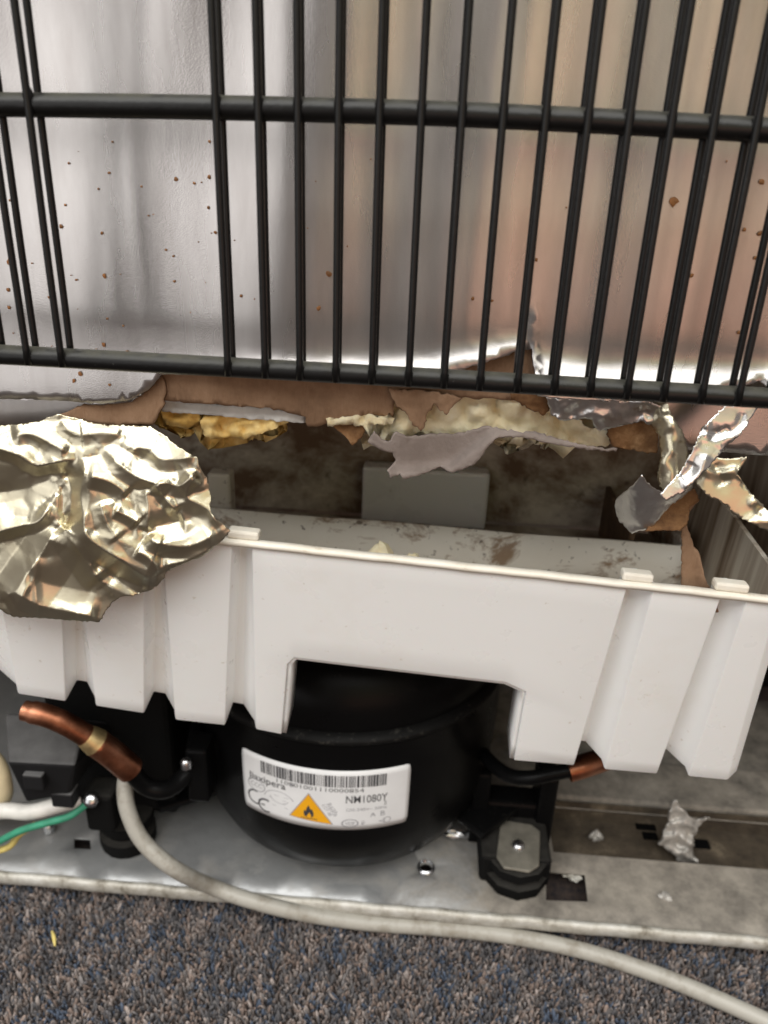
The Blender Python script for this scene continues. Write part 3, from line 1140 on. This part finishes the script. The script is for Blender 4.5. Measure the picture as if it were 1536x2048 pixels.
# inside of the tray
fz = .181
q0, q1 = PY(-200, 966, .282), PY(1352, 1093, .282)
V2 = []
F2 = []
npt = 24
row = []
for i in range(npt + 1):
    t = i / npt
    p = q0.lerp(q1, t)
    row.append(Vector((p.x, .282 + .0006 * math.sin(i * .9), p.z)))
for kk, an in enumerate((20, 45, 70, 90)):       # rounded right-hand corner
    a = rad(an)
    row.append(Vector((q1.x + .008 * math.sin(a), .282 + .008 * (1 - math.cos(a)), q1.z)))
row.append(Vector((q1.x + .0085, .345, q1.z - .002)))
for p in row:
    V2 += [p, Vector((p.x, p.y - .001, fz))]
for i in range(len(row) - 1):
    F2.append((2 * i, 2 * i + 1, 2 * i + 3, 2 * i + 2))
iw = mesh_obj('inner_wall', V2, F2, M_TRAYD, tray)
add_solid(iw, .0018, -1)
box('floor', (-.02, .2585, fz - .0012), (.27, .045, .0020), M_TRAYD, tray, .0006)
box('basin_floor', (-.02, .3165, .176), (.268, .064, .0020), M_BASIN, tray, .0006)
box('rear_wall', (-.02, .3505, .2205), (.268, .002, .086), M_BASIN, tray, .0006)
# raised plastic blocks standing in the basin
c0, c1 = PY(726, 905, .338), PY(976, 1000, .338)
bh = c0.z - .1775
box('raised_block', ((c0.x + c1.x) / 2, .343, .1775 + bh * .40), (c1.x - c0.x, .010, bh * .8), M_TRAY, tray, .0015)
c0, c1 = PY(415, 945, .300), PY(463, 1000, .300)
box('raised_block', ((c0.x + c1.x) / 2, .303, (c0.z + .177) / 2), (c1.x - c0.x, .008, c0.z - .177), M_TRAYD, tray, .0012)
c0 = PY(1180, 960, .33)
box('divider', (c0.x + .012, .318, .1895), (.0025, .052, .025), M_GRIME, tray, .0006)

V2 = [Vector((.1165, .2275, .2155)), Vector((.1150, .2290, fz)), Vector((.1150, .345, fz)), Vector((.1185, .347, .2200)), Vector((.1175, .285, .2180)), Vector((.1150, .285, fz))]
sw = mesh_obj('side_wall', V2, [(0, 1, 5, 4), (4, 5, 2, 3)], M_SIDE, tray, smooth=False)
add_solid(sw, .0018, 1)

# crumbs of foam lying in the tray


def crumb(name, px, py, Y, s, seed, label):
    rng_ = random.Random(seed)
    c = PY(px, py, Y)
    dirs = []
    nr, ns = 5, 8
    V_, F_ = [], []
    for i in range(nr + 1):
        ph = math.pi * i / nr
        for j in range(ns):
            th = 2 * math.pi * j / ns
            q = rng_.uniform(.65, 1.25)
            V_.append(c + Vector((s[0] * q * math.sin(ph) * math.cos(th), s[1] * q * math.sin(ph) * math.sin(th), s[2] * q * math.cos(ph))))
    for i in range(nr):
        for j in range(ns):
            F_.append((i * ns + j, i * ns + (j + 1) % ns, (i + 1) * ns + (j + 1) % ns, (i + 1) * ns + j))
    o_ = mesh_obj(name, V_, F_, M_FOAM, None, smooth=False)
    tag(o_, label, 'foam crumb')
    return o_


crumb('foam_crumb', 757, 1112, .243, (.0048, .004, .0055), 4, 'larger pointed yellow foam crumb behind the tray rim')
crumb('foam_crumb', 826, 1128, .243, (.0034, .003, .0040), 6, 'smaller rounded yellow foam crumb behind the tray rim')

# ------------------------------------------------------------------ compressor
AX, AY = -.0345, .337
comp = thing('compressor', 'round black compressor with white label on the base plate', 'compressor', (AX, AY, .014))
cprof = [(.002, .0134), (.034, .0140), (.051, .0166), (.0625, .0220), (.0702, .0305), (.0748, .0415), (.0774, .0540), (.0785, .0660), (.0790, .0800), (.0792, .0950), (.0792, .1075), (.0797, .1090), (.0797, .1102)]
lathe('lower_shell', (AX, AY), cprof + [(.0780, .1110)], M_COMP, comp, 96)
lathe('weld_seam', (AX, AY), [(.0782, .1100), (.0803, .1108), (.0808, .1120), (.0803, .1132), (.0772, .1150)], M_SEAM, comp, 96)
lathe('upper_shell', (AX, AY), [(.076, .1146), (.0770, .1152), (.0772, .1220), (.0760, .1285), (.072, .1370), (.063, .1455), (.048, .1520), (.028, .1555), (.003, .1562)], M_COMP, comp, 96)


def crad(z):
    zs = [p[1] for p in cprof]
    return float(np.interp(z, zs, [p[0] for p in cprof]))


def on_comp(u, v, off):
    """u along the shell in m from the label's centre, v = height"""
    a = LA + u / .0785
    r_ = crad(v) + off
    return Vector((AX + r_ * math.sin(a), AY - r_ * math.cos(a), v))


# label: fit its corners
LA = -0.030
LW, LZ0, LZ1 = .0780, .0622, .0965


def lab_patch(name, polys, off, mat, parent, smooth=True):
    """2-D polygons in label units (0..1 across, 0..1 up) laid on the curved shell"""
    V_, F_ = [], []
    for (pts, faces) in polys:
        b_ = len(V_)
        for (a, c_) in pts:
            V_.append(on_comp((a - .5) * LW, LZ0 + c_ * (LZ1 - LZ0), off))
        F_ += [tuple(b_ + i for i in f) for f in faces]
    return mesh_obj(name, V_, F_, mat, parent, smooth)


def grid_poly(x0, x1, y0, y1, nx=1, ny=1):
    pts = [(x0 + (x1 - x0) * i / nx, y0 + (y1 - y0) * j / ny) for j in range(ny + 1) for i in range(nx + 1)]
    fs = [(j * (nx + 1) + i, j * (nx + 1) + i + 1, (j + 1) * (nx + 1) + i + 1, (j + 1) * (nx + 1) + i) for j in range(ny) for i in range(nx)]
    return pts, fs


gp, gf = grid_poly(0, 1, 0, 1, 40, 10)
gp2 = []
for (a, b) in gp:      # rounded corners
    ca, cb = a, b
    rx, ry = .022, .05
    for (sx_, cxn) in ((0, rx), (1, 1 - rx)):
        for (sy_, cyn) in ((0, ry), (1, 1 - ry)):
            if a == sx_ and b == sy_:
                ca, cb = cxn + (sx_ - cxn) * .7, cyn + (sy_ - cyn) * .7
    gp2.append((ca, cb))
label = lab_patch('label', [(gp2, gf)], .00035, M_LABEL, comp)
add_solid(label, .0003, -1)
label['label'] = 'white printed label with barcode and orange flame triangle'
rng_ = random.Random(12)
bars = []
xx = .135
while xx < .862:
    w = rng_.choice([.004, .004, .006, .009, .013])
    bars.append(grid_poly(xx, xx + w, .735, .925))
    xx += w + rng_.choice([.004, .005, .008])
lab_patch('barcode', bars, .00042, M_INK, label)


def text_polys(s, x, y, h, w=None, shear=0.0, rot=0.0, wide=1.0, bold=0.0):
    cu = bpy.data.curves.new('t', 'FONT')
    cu.body = s
    cu.size = 1.0
    cu.shear = shear
    cu.resolution_u = 3
    cu.offset = bold
    ob = bpy.data.objects.new('t', cu)
    me = ob.to_mesh()
    P_ = np.array([tuple(v.co[:2]) for v in me.vertices])
    F_ = [tuple(p.vertices) for p in me.polygons]
    ob.to_mesh_clear()
    bpy.data.objects.remove(ob)
    bpy.data.curves.remove(cu)
    asp = (LZ1 - LZ0) / LW
    x0, x1 = P_[:, 0].min(), P_[:, 0].max()
    cap = .70
    sc = h / cap
    sx_ = (w / (x1 - x0)) if w else sc * asp * wide
    X_ = (P_[:, 0] - x0) * sx_ / asp
    Y_ = P_[:, 1] * sc
    cr, sr = math.cos(rot), math.sin(rot)
    pts = [(x + (a * cr - b * sr) * asp, y + a * sr + b * cr) for a, b in zip(X_, Y_)]
    return pts, F_


def ring(cx_, cy_, r_, t_, a0=0, a1=360, n=28, ex=1.0):
    asp = (LZ1 - LZ0) / LW
    pts, fs = [], []
    for i in range(n + 1):
        a = rad(a0 + (a1 - a0) * i / n)
        for q in (r_, r_ - t_):
            pts.append((cx_ + q * math.cos(a) * asp * ex, cy_ + q * math.sin(a)))
    for i in range(n):
        fs.append((2 * i, 2 * i + 2, 2 * i + 3, 2 * i + 1))
    return pts, fs


lab_patch('printing', [text_polys('Jiaxipera', .045, .565, .11, w=.245, bold=.012), text_polys('NM1080Y', .635, .475, .125, w=.235, bold=.006),
                       text_polys('110801001110000854', .235, .655, .062, w=.50), text_polys('2', .85, .405, .06)], .00042, M_INK, label)
lab_patch('printing', [text_polys('R', .318, .66, .035), ring(.326, .672, .03, .007), text_polys('220-240V~ 50Hz', .635, .335, .05, w=.235),
                       text_polys('A', .775, .215, .075), text_polys('B', .835, .215, .085),
                       ring(.098, .475, .105, .010, ex=1.3), text_polys('CCC', .058, .445, .075, w=.08),
                       ring(.66, .12, .075, .012, ex=1.5), text_polys('VDE', .632, .095, .055, w=.056), grid_poly(.725, .865, .085, .100), grid_poly(.725, .865, .145, .155), grid_poly(.725, .85, .112, .128),
                       ring(.875, .13, .05, .009), text_polys('R600a', .525, .44, .07, w=.10, rot=rad(-62)), text_polys('LOT 08', .500, .42, .05, w=.09, rot=rad(-62)),
                       grid_poly(.16, .285, .30, .306), grid_poly(.18, .29, .36, .366), grid_poly(.20, .30, .24, .246), grid_poly(.215, .305, .42, .426),
                       ring(.245, .34, .17, .008, 20, 170, ex=1.3), ring(.25, .42, .12, .007, 190, 330, ex=1.2)], .00042, M_INKL, label)
lab_patch('printing', [ring(.085, .255, .125, .026, 70, 290), ring(.155, .175, .12, .028, 60, 300), grid_poly(.125, .150, .165, .190)], .00042, M_INK, label)
tri = [(.305, .145), (.565, .095), (.425, .60)]


def inset(poly, f):
    cx_ = sum(p[0] for p in poly) / 3
    cy_ = sum(p[1] for p in poly) / 3
    return [(cx_ + (p[0] - cx_) * f, cy_ + (p[1] - cy_) * f) for p in poly]


def fine(poly, n=8):
    a, b, c_ = poly
    pts, fs, id_ = [], [], {}
    for i in range(n + 1):
        for j in range(n + 1 - i):
            id_[(i, j)] = len(pts)
            pts.append((a[0] + (b[0] - a[0]) * i / n + (c_[0] - a[0]) * j / n, a[1] + (b[1] - a[1]) * i / n + (c_[1] - a[1]) * j / n))
    for i in range(n):
        for j in range(n - i):
            fs.append((id_[(i, j)], id_[(i + 1, j)], id_[(i, j + 1)]))
            if i + j < n - 1:
                fs.append((id_[(i + 1, j)], id_[(i + 1, j + 1)], id_[(i, j + 1)]))
    return pts, fs


lab_patch('warning_triangle', [fine(tri)], .00046, M_INKL, label)
wt = lab_patch('warning_triangle', [fine(inset(tri, .93))], .00052, M_ORANGE, label)
wt['label'] = 'orange flammability warning triangle with black flame'
fl_out = [(.398, .205), (.395, .26), (.402, .31), (.407, .285), (.414, .345), (.425, .40), (.432, .345), (.440, .315), (.444, .335), (.452, .28), (.453, .225), (.446, .195), (.436, .185), (.440, .215), (.434, .245), (.427, .27), (.420, .235), (.414, .21), (.414, .185)]
fv, ftri = triangulate([np.array(p) for p in fl_out], [], [])
lab_patch('flame_symbol', [([tuple(p) for p in fv], [tuple(t) for t in ftri]), grid_poly(.378, .475, .158, .170, 6, 1)], .00058, M_INK, label)

# pipes on the compressor
path = catmull([PY(48, 1421, .243), PY(95, 1432, .243), PY(140, 1452, .244), PY(182, 1478, .246), PY(225, 1508, .249), PY(262, 1540, .252)], 8)
n = len(path)
cu_r = [.0041 if i < 3 else (.0046 if i < n * .62 else .0058) for i in range(n)]
tube('copper_pipe', path, cu_r, M_COPPER, comp, 20)
i0 = int(n * .60)
tube('brazed_joint', [path[i0 - 2] , path[i0 - 1], path[i0], path[i0 + 1], path[i0 + 2]], [.0047, .0051, .0054, .0056, .0059], M_BRASS, comp, 20)
path = catmull([PY(255, 1532, .2525), PY(285, 1568, .256), PY(322, 1580, .258), PY(355, 1566, .264), PY(384, 1528, .272), PY(392, 1480, .282), PY(400, 1440, .30)], 8)
tube('steel_pipe', path, .0040, M_COMP, comp, 16)
path = catmull([PY(960, 1500, .31), PY(990, 1532, .288), PY(1020, 1552, .279), PY(1060, 1556, .275), PY(1100, 1548, .275), PY(1150, 1538, .276)], 8)
tube('steel_pipe', path, .0033, M_COMP, comp, 16)
path = catmull([PY(1136, 1541, .276), PY(1170, 1531, .278), PY(1215, 1515, .284), PY(1260, 1490, .295)], 6)
tube('copper_pipe', path, .0052, M_COPPER, comp, 16)
# mounting feet of the compressor shell
for s, tgt in ((-1, (-.131, .300)), (1, (.049, .298))):
    t3 = Vector((tgt[0], tgt[1], .034))
    s3 = Vector((AX + s * .055, AY - .012, .036))
    d = t3 - s3
    box('mounting_leg', (t3 + s3) / 2, (d.length, .030, .004), M_COMP, comp, .001, Matrix.Rotation(math.atan2(d.y, d.x), 3, 'Z'))
pc = PY(372, 1524, .262)
box('terminal_bracket', pc + Vector((.003, .011, -.012)), (.010, .014, .030), M_COMP, comp, .0015)
lathe('screw', (pc.x, pc.y), [(.0005, pc.z - .003), (.0024, pc.z - .0028), (.0024, pc.z + .0005), (.0016, pc.z + .0016), (.0004, pc.z + .002)], M_SCREW, comp, 16)

# ------------------------------------------------------------------ base plate
ZP = .0125
plate = thing('base_plate', 'galvanised steel base plate under the compressor, dirty at its right end', 'base plate', (0, .26, .002))


def hole_px(pts):
    return [np.array(PZ(x_, y_, ZP)[:2]) for x_, y_ in pts]


rh = PZ(852, 1736, ZP)
hole_round = [np.array((rh.x + .0031 * math.cos(2 * math.pi * i / 18), rh.y + .0031 * math.sin(2 * math.pi * i / 18))) for i in range(18)]
hole_sq = hole_px([(1092, 1800), (1176, 1803), (1170, 1748), (1092, 1742)])
hole_sq2 = hole_px([(148, 1697), (182, 1699), (180, 1678), (148, 1676)])
ch = [np.array(p) for p in ((.078, .3035), (.30, .3035), (.30, .336), (.078, .336))]
outl = [np.array(p) for p in ((-.36, .2605), (.36, .2605), (.36, .45), (-.36, .45))]
rngp = np.random.default_rng(2)
ol = refine(outl, .02, 0, rngp)
pts = grid_pts(ol, .016, rngp)
for h_ in (hole_round, hole_sq, hole_sq2, ch):
    pts = pts[~inside(pts, h_)]
V2, T2 = triangulate(ol, [hole_round, hole_sq, hole_sq2, ch], pts)
V3 = [Vector((p[0], p[1], ZP + .0002 * math.sin(p[0] * 60) * math.cos(p[1] * 90))) for p in V2]
F3 = []
for t in T2:
    a, b, c = [V3[i] for i in t]
    F3.append(tuple(t) if (b - a).cross(c - a).z > 0 else (t[0], t[2], t[1]))
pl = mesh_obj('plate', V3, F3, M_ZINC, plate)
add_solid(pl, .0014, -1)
lathe('punched_collar', (rh.x, rh.y), [(.0033, ZP + .0003), (.0046, ZP + .0004), (.0040, ZP + .0014), (.0034, ZP + .0016), (.0031, ZP + .0010)], M_SCREW, plate, 20)
bpy.data.objects['punched_collar'].data.polygons  # ring collar around the hole
# remove the two end caps of the collar so the hole stays open
_me = bpy.data.objects['punched_collar'].data
import bmesh
_bm = bmesh.new()
_bm.from_mesh(_me)
bmesh.ops.delete(_bm, geom=[f for f in _bm.faces if len(f.verts) > 6], context='FACES')
_bm.to_mesh(_me)
_bm.free()
# rolled front lip with dents
V2, F2 = [], []
nl = 120
prof = [(.0026, .0098), (.0000, .0096), (-.0014, .0112), (-.0016, .0148), (-.0008, .0164), (.0010, .0168), (.0024, .0154), (.0028, .0128)]
for i in range(nl + 1):
    x_ = -.36 + .72 * i / nl
    w = .00016 * math.sin(i * .83) + .00014 * math.sin(i * 1.9 + 1)
    for (a, b) in prof:
        V2.append((x_, .2590 + a + w * .4, b + (w if b > .01 else 0)))
m = len(prof)
for i in range(nl):
    for j in range(m):
        F2.append((i * m + j, (i + 1) * m + j, (i + 1) * m + (j + 1) % m, i * m + (j + 1) % m))
F2 += [tuple(range(m)), tuple(reversed(range(nl * m, (nl + 1) * m)))]
lip = mesh_obj('front_lip', V2, F2, M_LIP, plate)
# dirty channel and the raised ledge behind it
box('channel_floor', (.189, .3198, .0035), (.222, .0322, .001), M_DIRT, plate, 0)
box('channel_side', (.189, .3366, .0098), (.222, .001, .0126), M_DIRT, plate, 0)
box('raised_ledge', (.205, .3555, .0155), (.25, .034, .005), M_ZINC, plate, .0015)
for (px, py, w, h_) in ((1290, 1650, .011, .007), (1300, 1672, .008, .005), (1402, 1688, .009, .006)):
    c = PZ(px, py, .0045)
    box('dark_hole_patch', c, (w, h_, .0012), M_COMP, plate, .0003)  # black patches painted for the darkness of holes in the channel

# rubber feet


def rubber_foot(label_, bx_, by_, r0, h0, clip):
    t = thing('rubber_foot', label_, 'rubber foot', (bx_, by_, ZP), 'rubber feet of the compressor')
    lathe('grommet', (bx_, by_), [(r0 * .4, ZP + .0005), (r0 * .95, ZP + .0006), (r0, ZP + .0025), (r0, ZP + h0 * .42), (r0 * .80, ZP + h0 * .50), (r0 * .80, ZP + h0 * .62), (r0 * .97, ZP + h0 * .70), (r0 * .95, ZP + h0 * .95), (r0 * .7, ZP + h0), (.001, ZP + h0)], M_RUB, t, 10 if clip else 18)
    if clip:
        zc_ = ZP + h0 + .0012
        rot = Matrix.Rotation(rad(-8), 3, 'Z')
        pts_ = [(-.0100, -.0085), (-.0060, -.0145), (.0060, -.0140), (.0105, -.0090), (.0105, .0125), (.0060, .0160), (-.0095, .0155)]
        V_ = [Vector((bx_, by_, zc_ + dz)) + rot @ Vector((a, b, 0)) for dz in (0, .0016) for (a, b) in pts_]
        n_ = len(pts_)
        F_ = [tuple(reversed(range(n_))), tuple(range(n_, 2 * n_))] + [(i, (i + 1) % n_, n_ + (i + 1) % n_, n_ + i) for i in range(n_)]
        cp = mesh_obj('clip_plate', V_, F_, M_ZINCC, t, smooth=False)
        add_bevel(cp, .0006)
        lathe('screw', (bx_, by_), [(.0032, zc_ + .0012), (.0032, zc_ + .0026), (.0024, zc_ + .0036), (.0008, zc_ + .0042)], M_SCREW, t, 20)
        box('screw_slot', (bx_, by_, zc_ + .0044), (.0008, .0036, .0006), M_RUB, t, 0, rot)
    return t


M_ZINCC = simple('dusty_clip_steel', (.22, .205, .17), .55, .35, .25, 140, .25, 400)
c = PZ(1034, 1806, ZP)
rubber_foot('black rubber foot with a metal clip and screw beside the square hole', c.x, c.y + .0165, .0165, .0165, True)
c = PZ(238, 1722, ZP)
rubber_foot('small black rubber foot under the relay box beside the grey cable', c.x, c.y + .0140, .0140, .020, False)
# black bracket standing behind the right-hand foot
br = thing('mounting_bracket', 'black forked steel bracket behind the clipped rubber foot', 'bracket', tuple(PZ(1030, 1640, ZP)))
c = PZ(1034, 1806, ZP)
for dx in (-.0185, .0150):
    box('arm', (c.x + dx, c.y + .045, .036), (.009, .022, .046), M_COMP, br, .0014)
box('cross_plate', (c.x - .001, c.y + .0300, ZP + .0092), (.0345, .040, .0170), M_RUB, br, .002)
box('cross_plate', (c.x - .002, c.y + .0440, .0330), (.042, .014, .012), M_COMP, br, .002)

# ------------------------------------------------------------------ condenser grid
XS = [-.1070, -.0984, -.0897, -.0491, -.0400, -.0315, -.0227, -.0141, -.0056, .0029, .0116, .0202, .0288, .0373, .0459, .0544, .0629, .0714, .0800, .0886, .0972]
YG = .180
grid = thing('condenser_grid', 'black wire condenser grid standing in front of the foil panel', 'condenser', (0, YG + .004, .286))
TR, WR = .00245, .00084


def tube_path(z0, bend):
    p = []
    for i in range(61):
        x_ = -.16 + .32 * i / 60
        p.append(Vector((x_, YG + .0025, z0 + bend(x_))))
    return p


BEND = lambda x_: .0007 - x_ * .004 - .004 * max(x_, 0)
tube('tube', tube_path(.2862, BEND), TR, M_WIRE, grid, 20)
tube('tube', tube_path(.3430, lambda x_: .0004 - 30 * .004 * x_ * x_ - (.0 if x_ < 0 else .008 * x_)), TR, M_WIRE, grid, 20)
tube('tube', tube_path(.4000, lambda x_: 0), TR, M_WIRE, grid, 20)
TZ = [.2865, .3430, .4]


def wire_mesh(seed):
    rr = random.Random(seed)
    path_ = []
    z = .2846
    while z < .408:
        path_.append(Vector((0, .00012 * math.sin(z * 90 + seed), z)))
        z += .004
    rs = []
    for p in path_:
        rs.append(WR)
    V_, F_ = tube_data(path_, rs, 10)
    # little weld bulges where the wire crosses a tube
    me = bpy.data.meshes.new('wire')
    me.from_pydata([tuple(v) for v in V_], [], F_)
    me.polygons.foreach_set('use_smooth', [True] * len(me.polygons))
    me.materials.append(M_WIRE)
    me.update()
    return me


def weld_mesh():
    V_, F_ = [], []
    nr, ns = 6, 8
    for i in range(nr + 1):
        ph = math.pi * i / nr
        for j in range(ns):
            th = 2 * math.pi * j / ns
            V_.append((.0013 * math.sin(ph) * math.cos(th), .0006 + .0010 * math.sin(ph) * math.sin(th), .0021 * math.cos(ph)))
    for i in range(nr):
        for j in range(ns):
            F_.append((i * ns + j, (i + 1) * ns + j, (i + 1) * ns + (j + 1) % ns, i * ns + (j + 1) % ns))
    me = bpy.data.meshes.new('weld')
    me.from_pydata(V_, [], F_)
    me.polygons.foreach_set('use_smooth', [True] * len(me.polygons))
    me.materials.append(M_WIRE)
    me.update()
    return me


WM = [wire_mesh(s) for s in range(3)]
WE = weld_mesh()
rw = random.Random(4)
for i, x_ in enumerate(XS):
    for back in (0, 1):
        o = bpy.data.objects.new('wire', WM[(i + back) % 3])
        COL.objects.link(o)
        o.parent = grid
        o.location = Vector((x_ + rw.uniform(-.0002, .0002), YG + (.0050 if back else 0), BEND(x_) + (.0006 if back else 0))) - WL[grid]
        if not back:
            for tz in TZ[:2]:
                w = bpy.data.objects.new('weld', WE)
                COL.objects.link(w)
                w.parent = o
                w.location = (0, 0, tz)

# ------------------------------------------------------------------ relay box, wires, cable
rb = thing('relay_box', 'black plastic relay box at the left of the compressor', 'relay box', tuple(PY(90, 1600, .262)))
tl, tr, fr, fl_ = PY(16, 1428, .276), PY(165, 1440, .276), PY(152, 1530, .2520), PY(14, 1524, .2520)
zt = .094
tl, tr, fr, fl_ = PZ(8, 1425, zt + .004), PZ(170, 1440, zt + .004), PZ(152, 1531, zt), PZ(14, 1524, zt)
bl, brr = PY(52, 1606, fl_.y + .004), PY(140, 1590, fr.y + .004)
V2 = [tl, tr, fr, fl_, bl, brr, brr + Vector((.004, .05, 0)), bl + Vector((0, .05, 0))]
cov = mesh_obj('cover', V2, [(3, 2, 1, 0), (3, 4, 5, 2), (2, 5, 6, 1), (0, 7, 4, 3), (0, 1, 6, 7), (4, 7, 6, 5)], M_BOX, rb, smooth=False)
add_bevel(cov, .0014, 2)
hp = PY(235, 1500, .30)
box('housing', (hp.x, .318, .080), (.062, .050, .105), M_RUB, rb, .003)
# latch bits on the front face
c = PY(70, 1560, fl_.y + .0005)
box('latch', c, (.009, .004, .008), M_BOX, rb, .0008)
c = PY(124, 1606, fl_.y + .004)
box('latch', c + Vector((0, .004, .001)), (.010, .008, .008), M_BOX, rb, .0008)

c = PY(183, 1599, .262)
gs = thing('ground_screw', 'bright screw holding the green wire near the rubber foot', 'screw', tuple(c))
V_, F_ = tube_data([c, c + Vector((.0004, -.0016, .0014)), c + Vector((.0006, -.0024, .002))], [.0036, .0034, .0018], 16)
mesh_obj('screw_head', V_, F_, M_SCREW, gs)
box('lug', c + Vector((.002, .008, -.010)), (.014, .014, .022), M_RUB, gs, .002)

path = catmull([PY(-90, 1720, .256), PY(-20, 1692, .256), PY(40, 1662, .257), PY(100, 1644, .258), PY(140, 1632, .259), PY(176, 1606, .262)], 8)
o = tube('ground_wire', path, .0017, M_GREEN, None, 12)
tag(o, 'thin green wire running from the bright screw to the left edge', 'wire')
path = catmull([PY(-90, 1735, .258), PY(-10, 1704, .258), PY(20, 1692, .259), PY(40, 1668, .262), PY(70, 1650, .268)], 8)
o = tube('yellow_wire', path, .0016, M_YELLOW, None, 12)
tag(o, 'short dull yellow wire under the green wire', 'wire')
path = catmull([PY(-80, 1640, .275), PY(0, 1622, .275), PY(60, 1624, .276), PY(110, 1612, .278), PY(160, 1598, .284)], 8)
o = tube('white_cable', path, .0038, M_WHITEW, None, 14)
tag(o, 'white cable lying behind the green wire under the relay box', 'cable')
path = catmull([PY(-60, 1480, .29), PY(-12, 1520, .288), PY(6, 1560, .286), PY(2, 1600, .285), PY(-60, 1625, .285)], 8)
o = tube('beige_cable', path, .0042, M_BEIGE, None, 14)
tag(o, 'beige cable curving behind the relay box at the left edge', 'cable')
c = PZ(97, 1652, ZP + .004)
o = lathe('loose_bolt', (c.x, c.y), [(.0028, ZP + .0008), (.0030, ZP + .004), (.0022, ZP + .0062), (.0006, ZP + .0068)], M_SCREW, None, 16)
tag(o, 'small shiny bolt head standing on the plate under the wires', 'bolt')

cab = [PY(262, 1520, .268), PY(250, 1570, .2595), PY(257, 1625, .2535), PY(288, 1685, .2490), PY(350, 1738, .2465)]
for (px, py, z) in ((430, 1776, .0215), (520, 1806, .0170), (620, 1829, .0110), (740, 1846, .0075), (880, 1856, .0070), (1020, 1872, .0070), (1160, 1900, .0072), (1300, 1944, .0072), (1420, 1992, .0072), (1560, 2056, .0072), (1700, 2130, .0072)):
    cab.append(PZ(px, py, z))
o = tube('power_cable', catmull(cab, 10), .0036, M_CABLE, None, 20)
tag(o, 'grey power cable looping from the compressor over the plate edge onto the carpet', 'cable')

# ------------------------------------------------------------------ scraps on the plate


def blob(name, c, s, seed, mat, label_, cat, fr_=1.0):
    rr = np.random.default_rng(seed)
    nr, ns = 10, 14
    V_, F_ = [], []
    ph0 = rr.uniform(0, 6, 6)
    for i in range(nr + 1):
        ph = math.pi * i / nr
        for j in range(ns):
            th = 2 * math.pi * j / ns
            q = 1 + .28 * fr_ * math.sin(3 * th + ph0[0]) * math.sin(2 * ph + ph0[1]) + .18 * fr_ * math.sin(5 * th + ph0[2] + 3 * ph) + rr.uniform(-.1, .1) * fr_
            V_.append((c[0] + s[0] * q * math.sin(ph) * math.cos(th), c[1] + s[1] * q * math.sin(ph) * math.sin(th), c[2] + s[2] * q * math.cos(ph)))
    for i in range(nr):
        for j in range(ns):
            F_.append((i * ns + j, (i + 1) * ns + j, (i + 1) * ns + (j + 1) % ns, i * ns + (j + 1) % ns))
    o_ = mesh_obj(name, V_, F_, mat, None, smooth=False)
    tag(o_, label_, cat)
    return o_


# crumpled scrap of foil standing in the channel
c = PZ(1362, 1712, ZP)
dY = c.y
sc = sheet('foil_scrap', [(1318, 1690), (1338, 1640), (1340, 1608), (1352, 1600), (1372, 1628), (1390, 1640), (1418, 1634), (1402, 1650), (1388, 1672), (1386, 1700), (1396, 1726), (1366, 1730), (1350, 1712)],
           lambda P: dY + .004 - (folds(P, 30, 3.5, 91, 5) + folds(P, 13, 1.2, 94, 4)) * H - .002, M_GLUE, None, step=4.5, rag=1.5, thick=.0012, seed=91)
tag(sc, 'crumpled grey foil scrap standing upright at the right of the plate', 'scrap')
blob('dirt_clump', PZ(1146, 1748, ZP - .003), (.0052, .0036, .0022), 5, M_LIP, 'pale clump of dirt in the square hole beside the clipped foot', 'dirt clump')
blob('dirt_clump', PZ(1192, 1672, .006), (.0034, .0024, .0030), 7, M_GLUE, 'small grey clump standing in the dark channel', 'dirt clump')
blob('metal_tag', PZ(912, 1668, ZP + .004), (.0068, .0026, .0022), 9, M_SCREW, 'small bright metal nub right of the compressor foot', 'metal nub', .6)
blob('dirt_clump', PZ(1330, 1792, ZP + .001), (.0032, .0022, .0012), 15, M_GLUE, 'small light crumb lying on the dirty right side of plate', 'dirt clump')
# a pale straw on the carpet
o = tube('straw_bit', catmull([PZ(104, 1862, .0052), PZ(108, 1875, .0056), PZ(110, 1892, .0050)], 5), [.0004 + .0005 * math.sin(math.pi * i / 10) for i in range(11)], M_YELLOW, None, 8)
tag(o, 'tiny yellow straw lying on the carpet at lower left', 'straw')
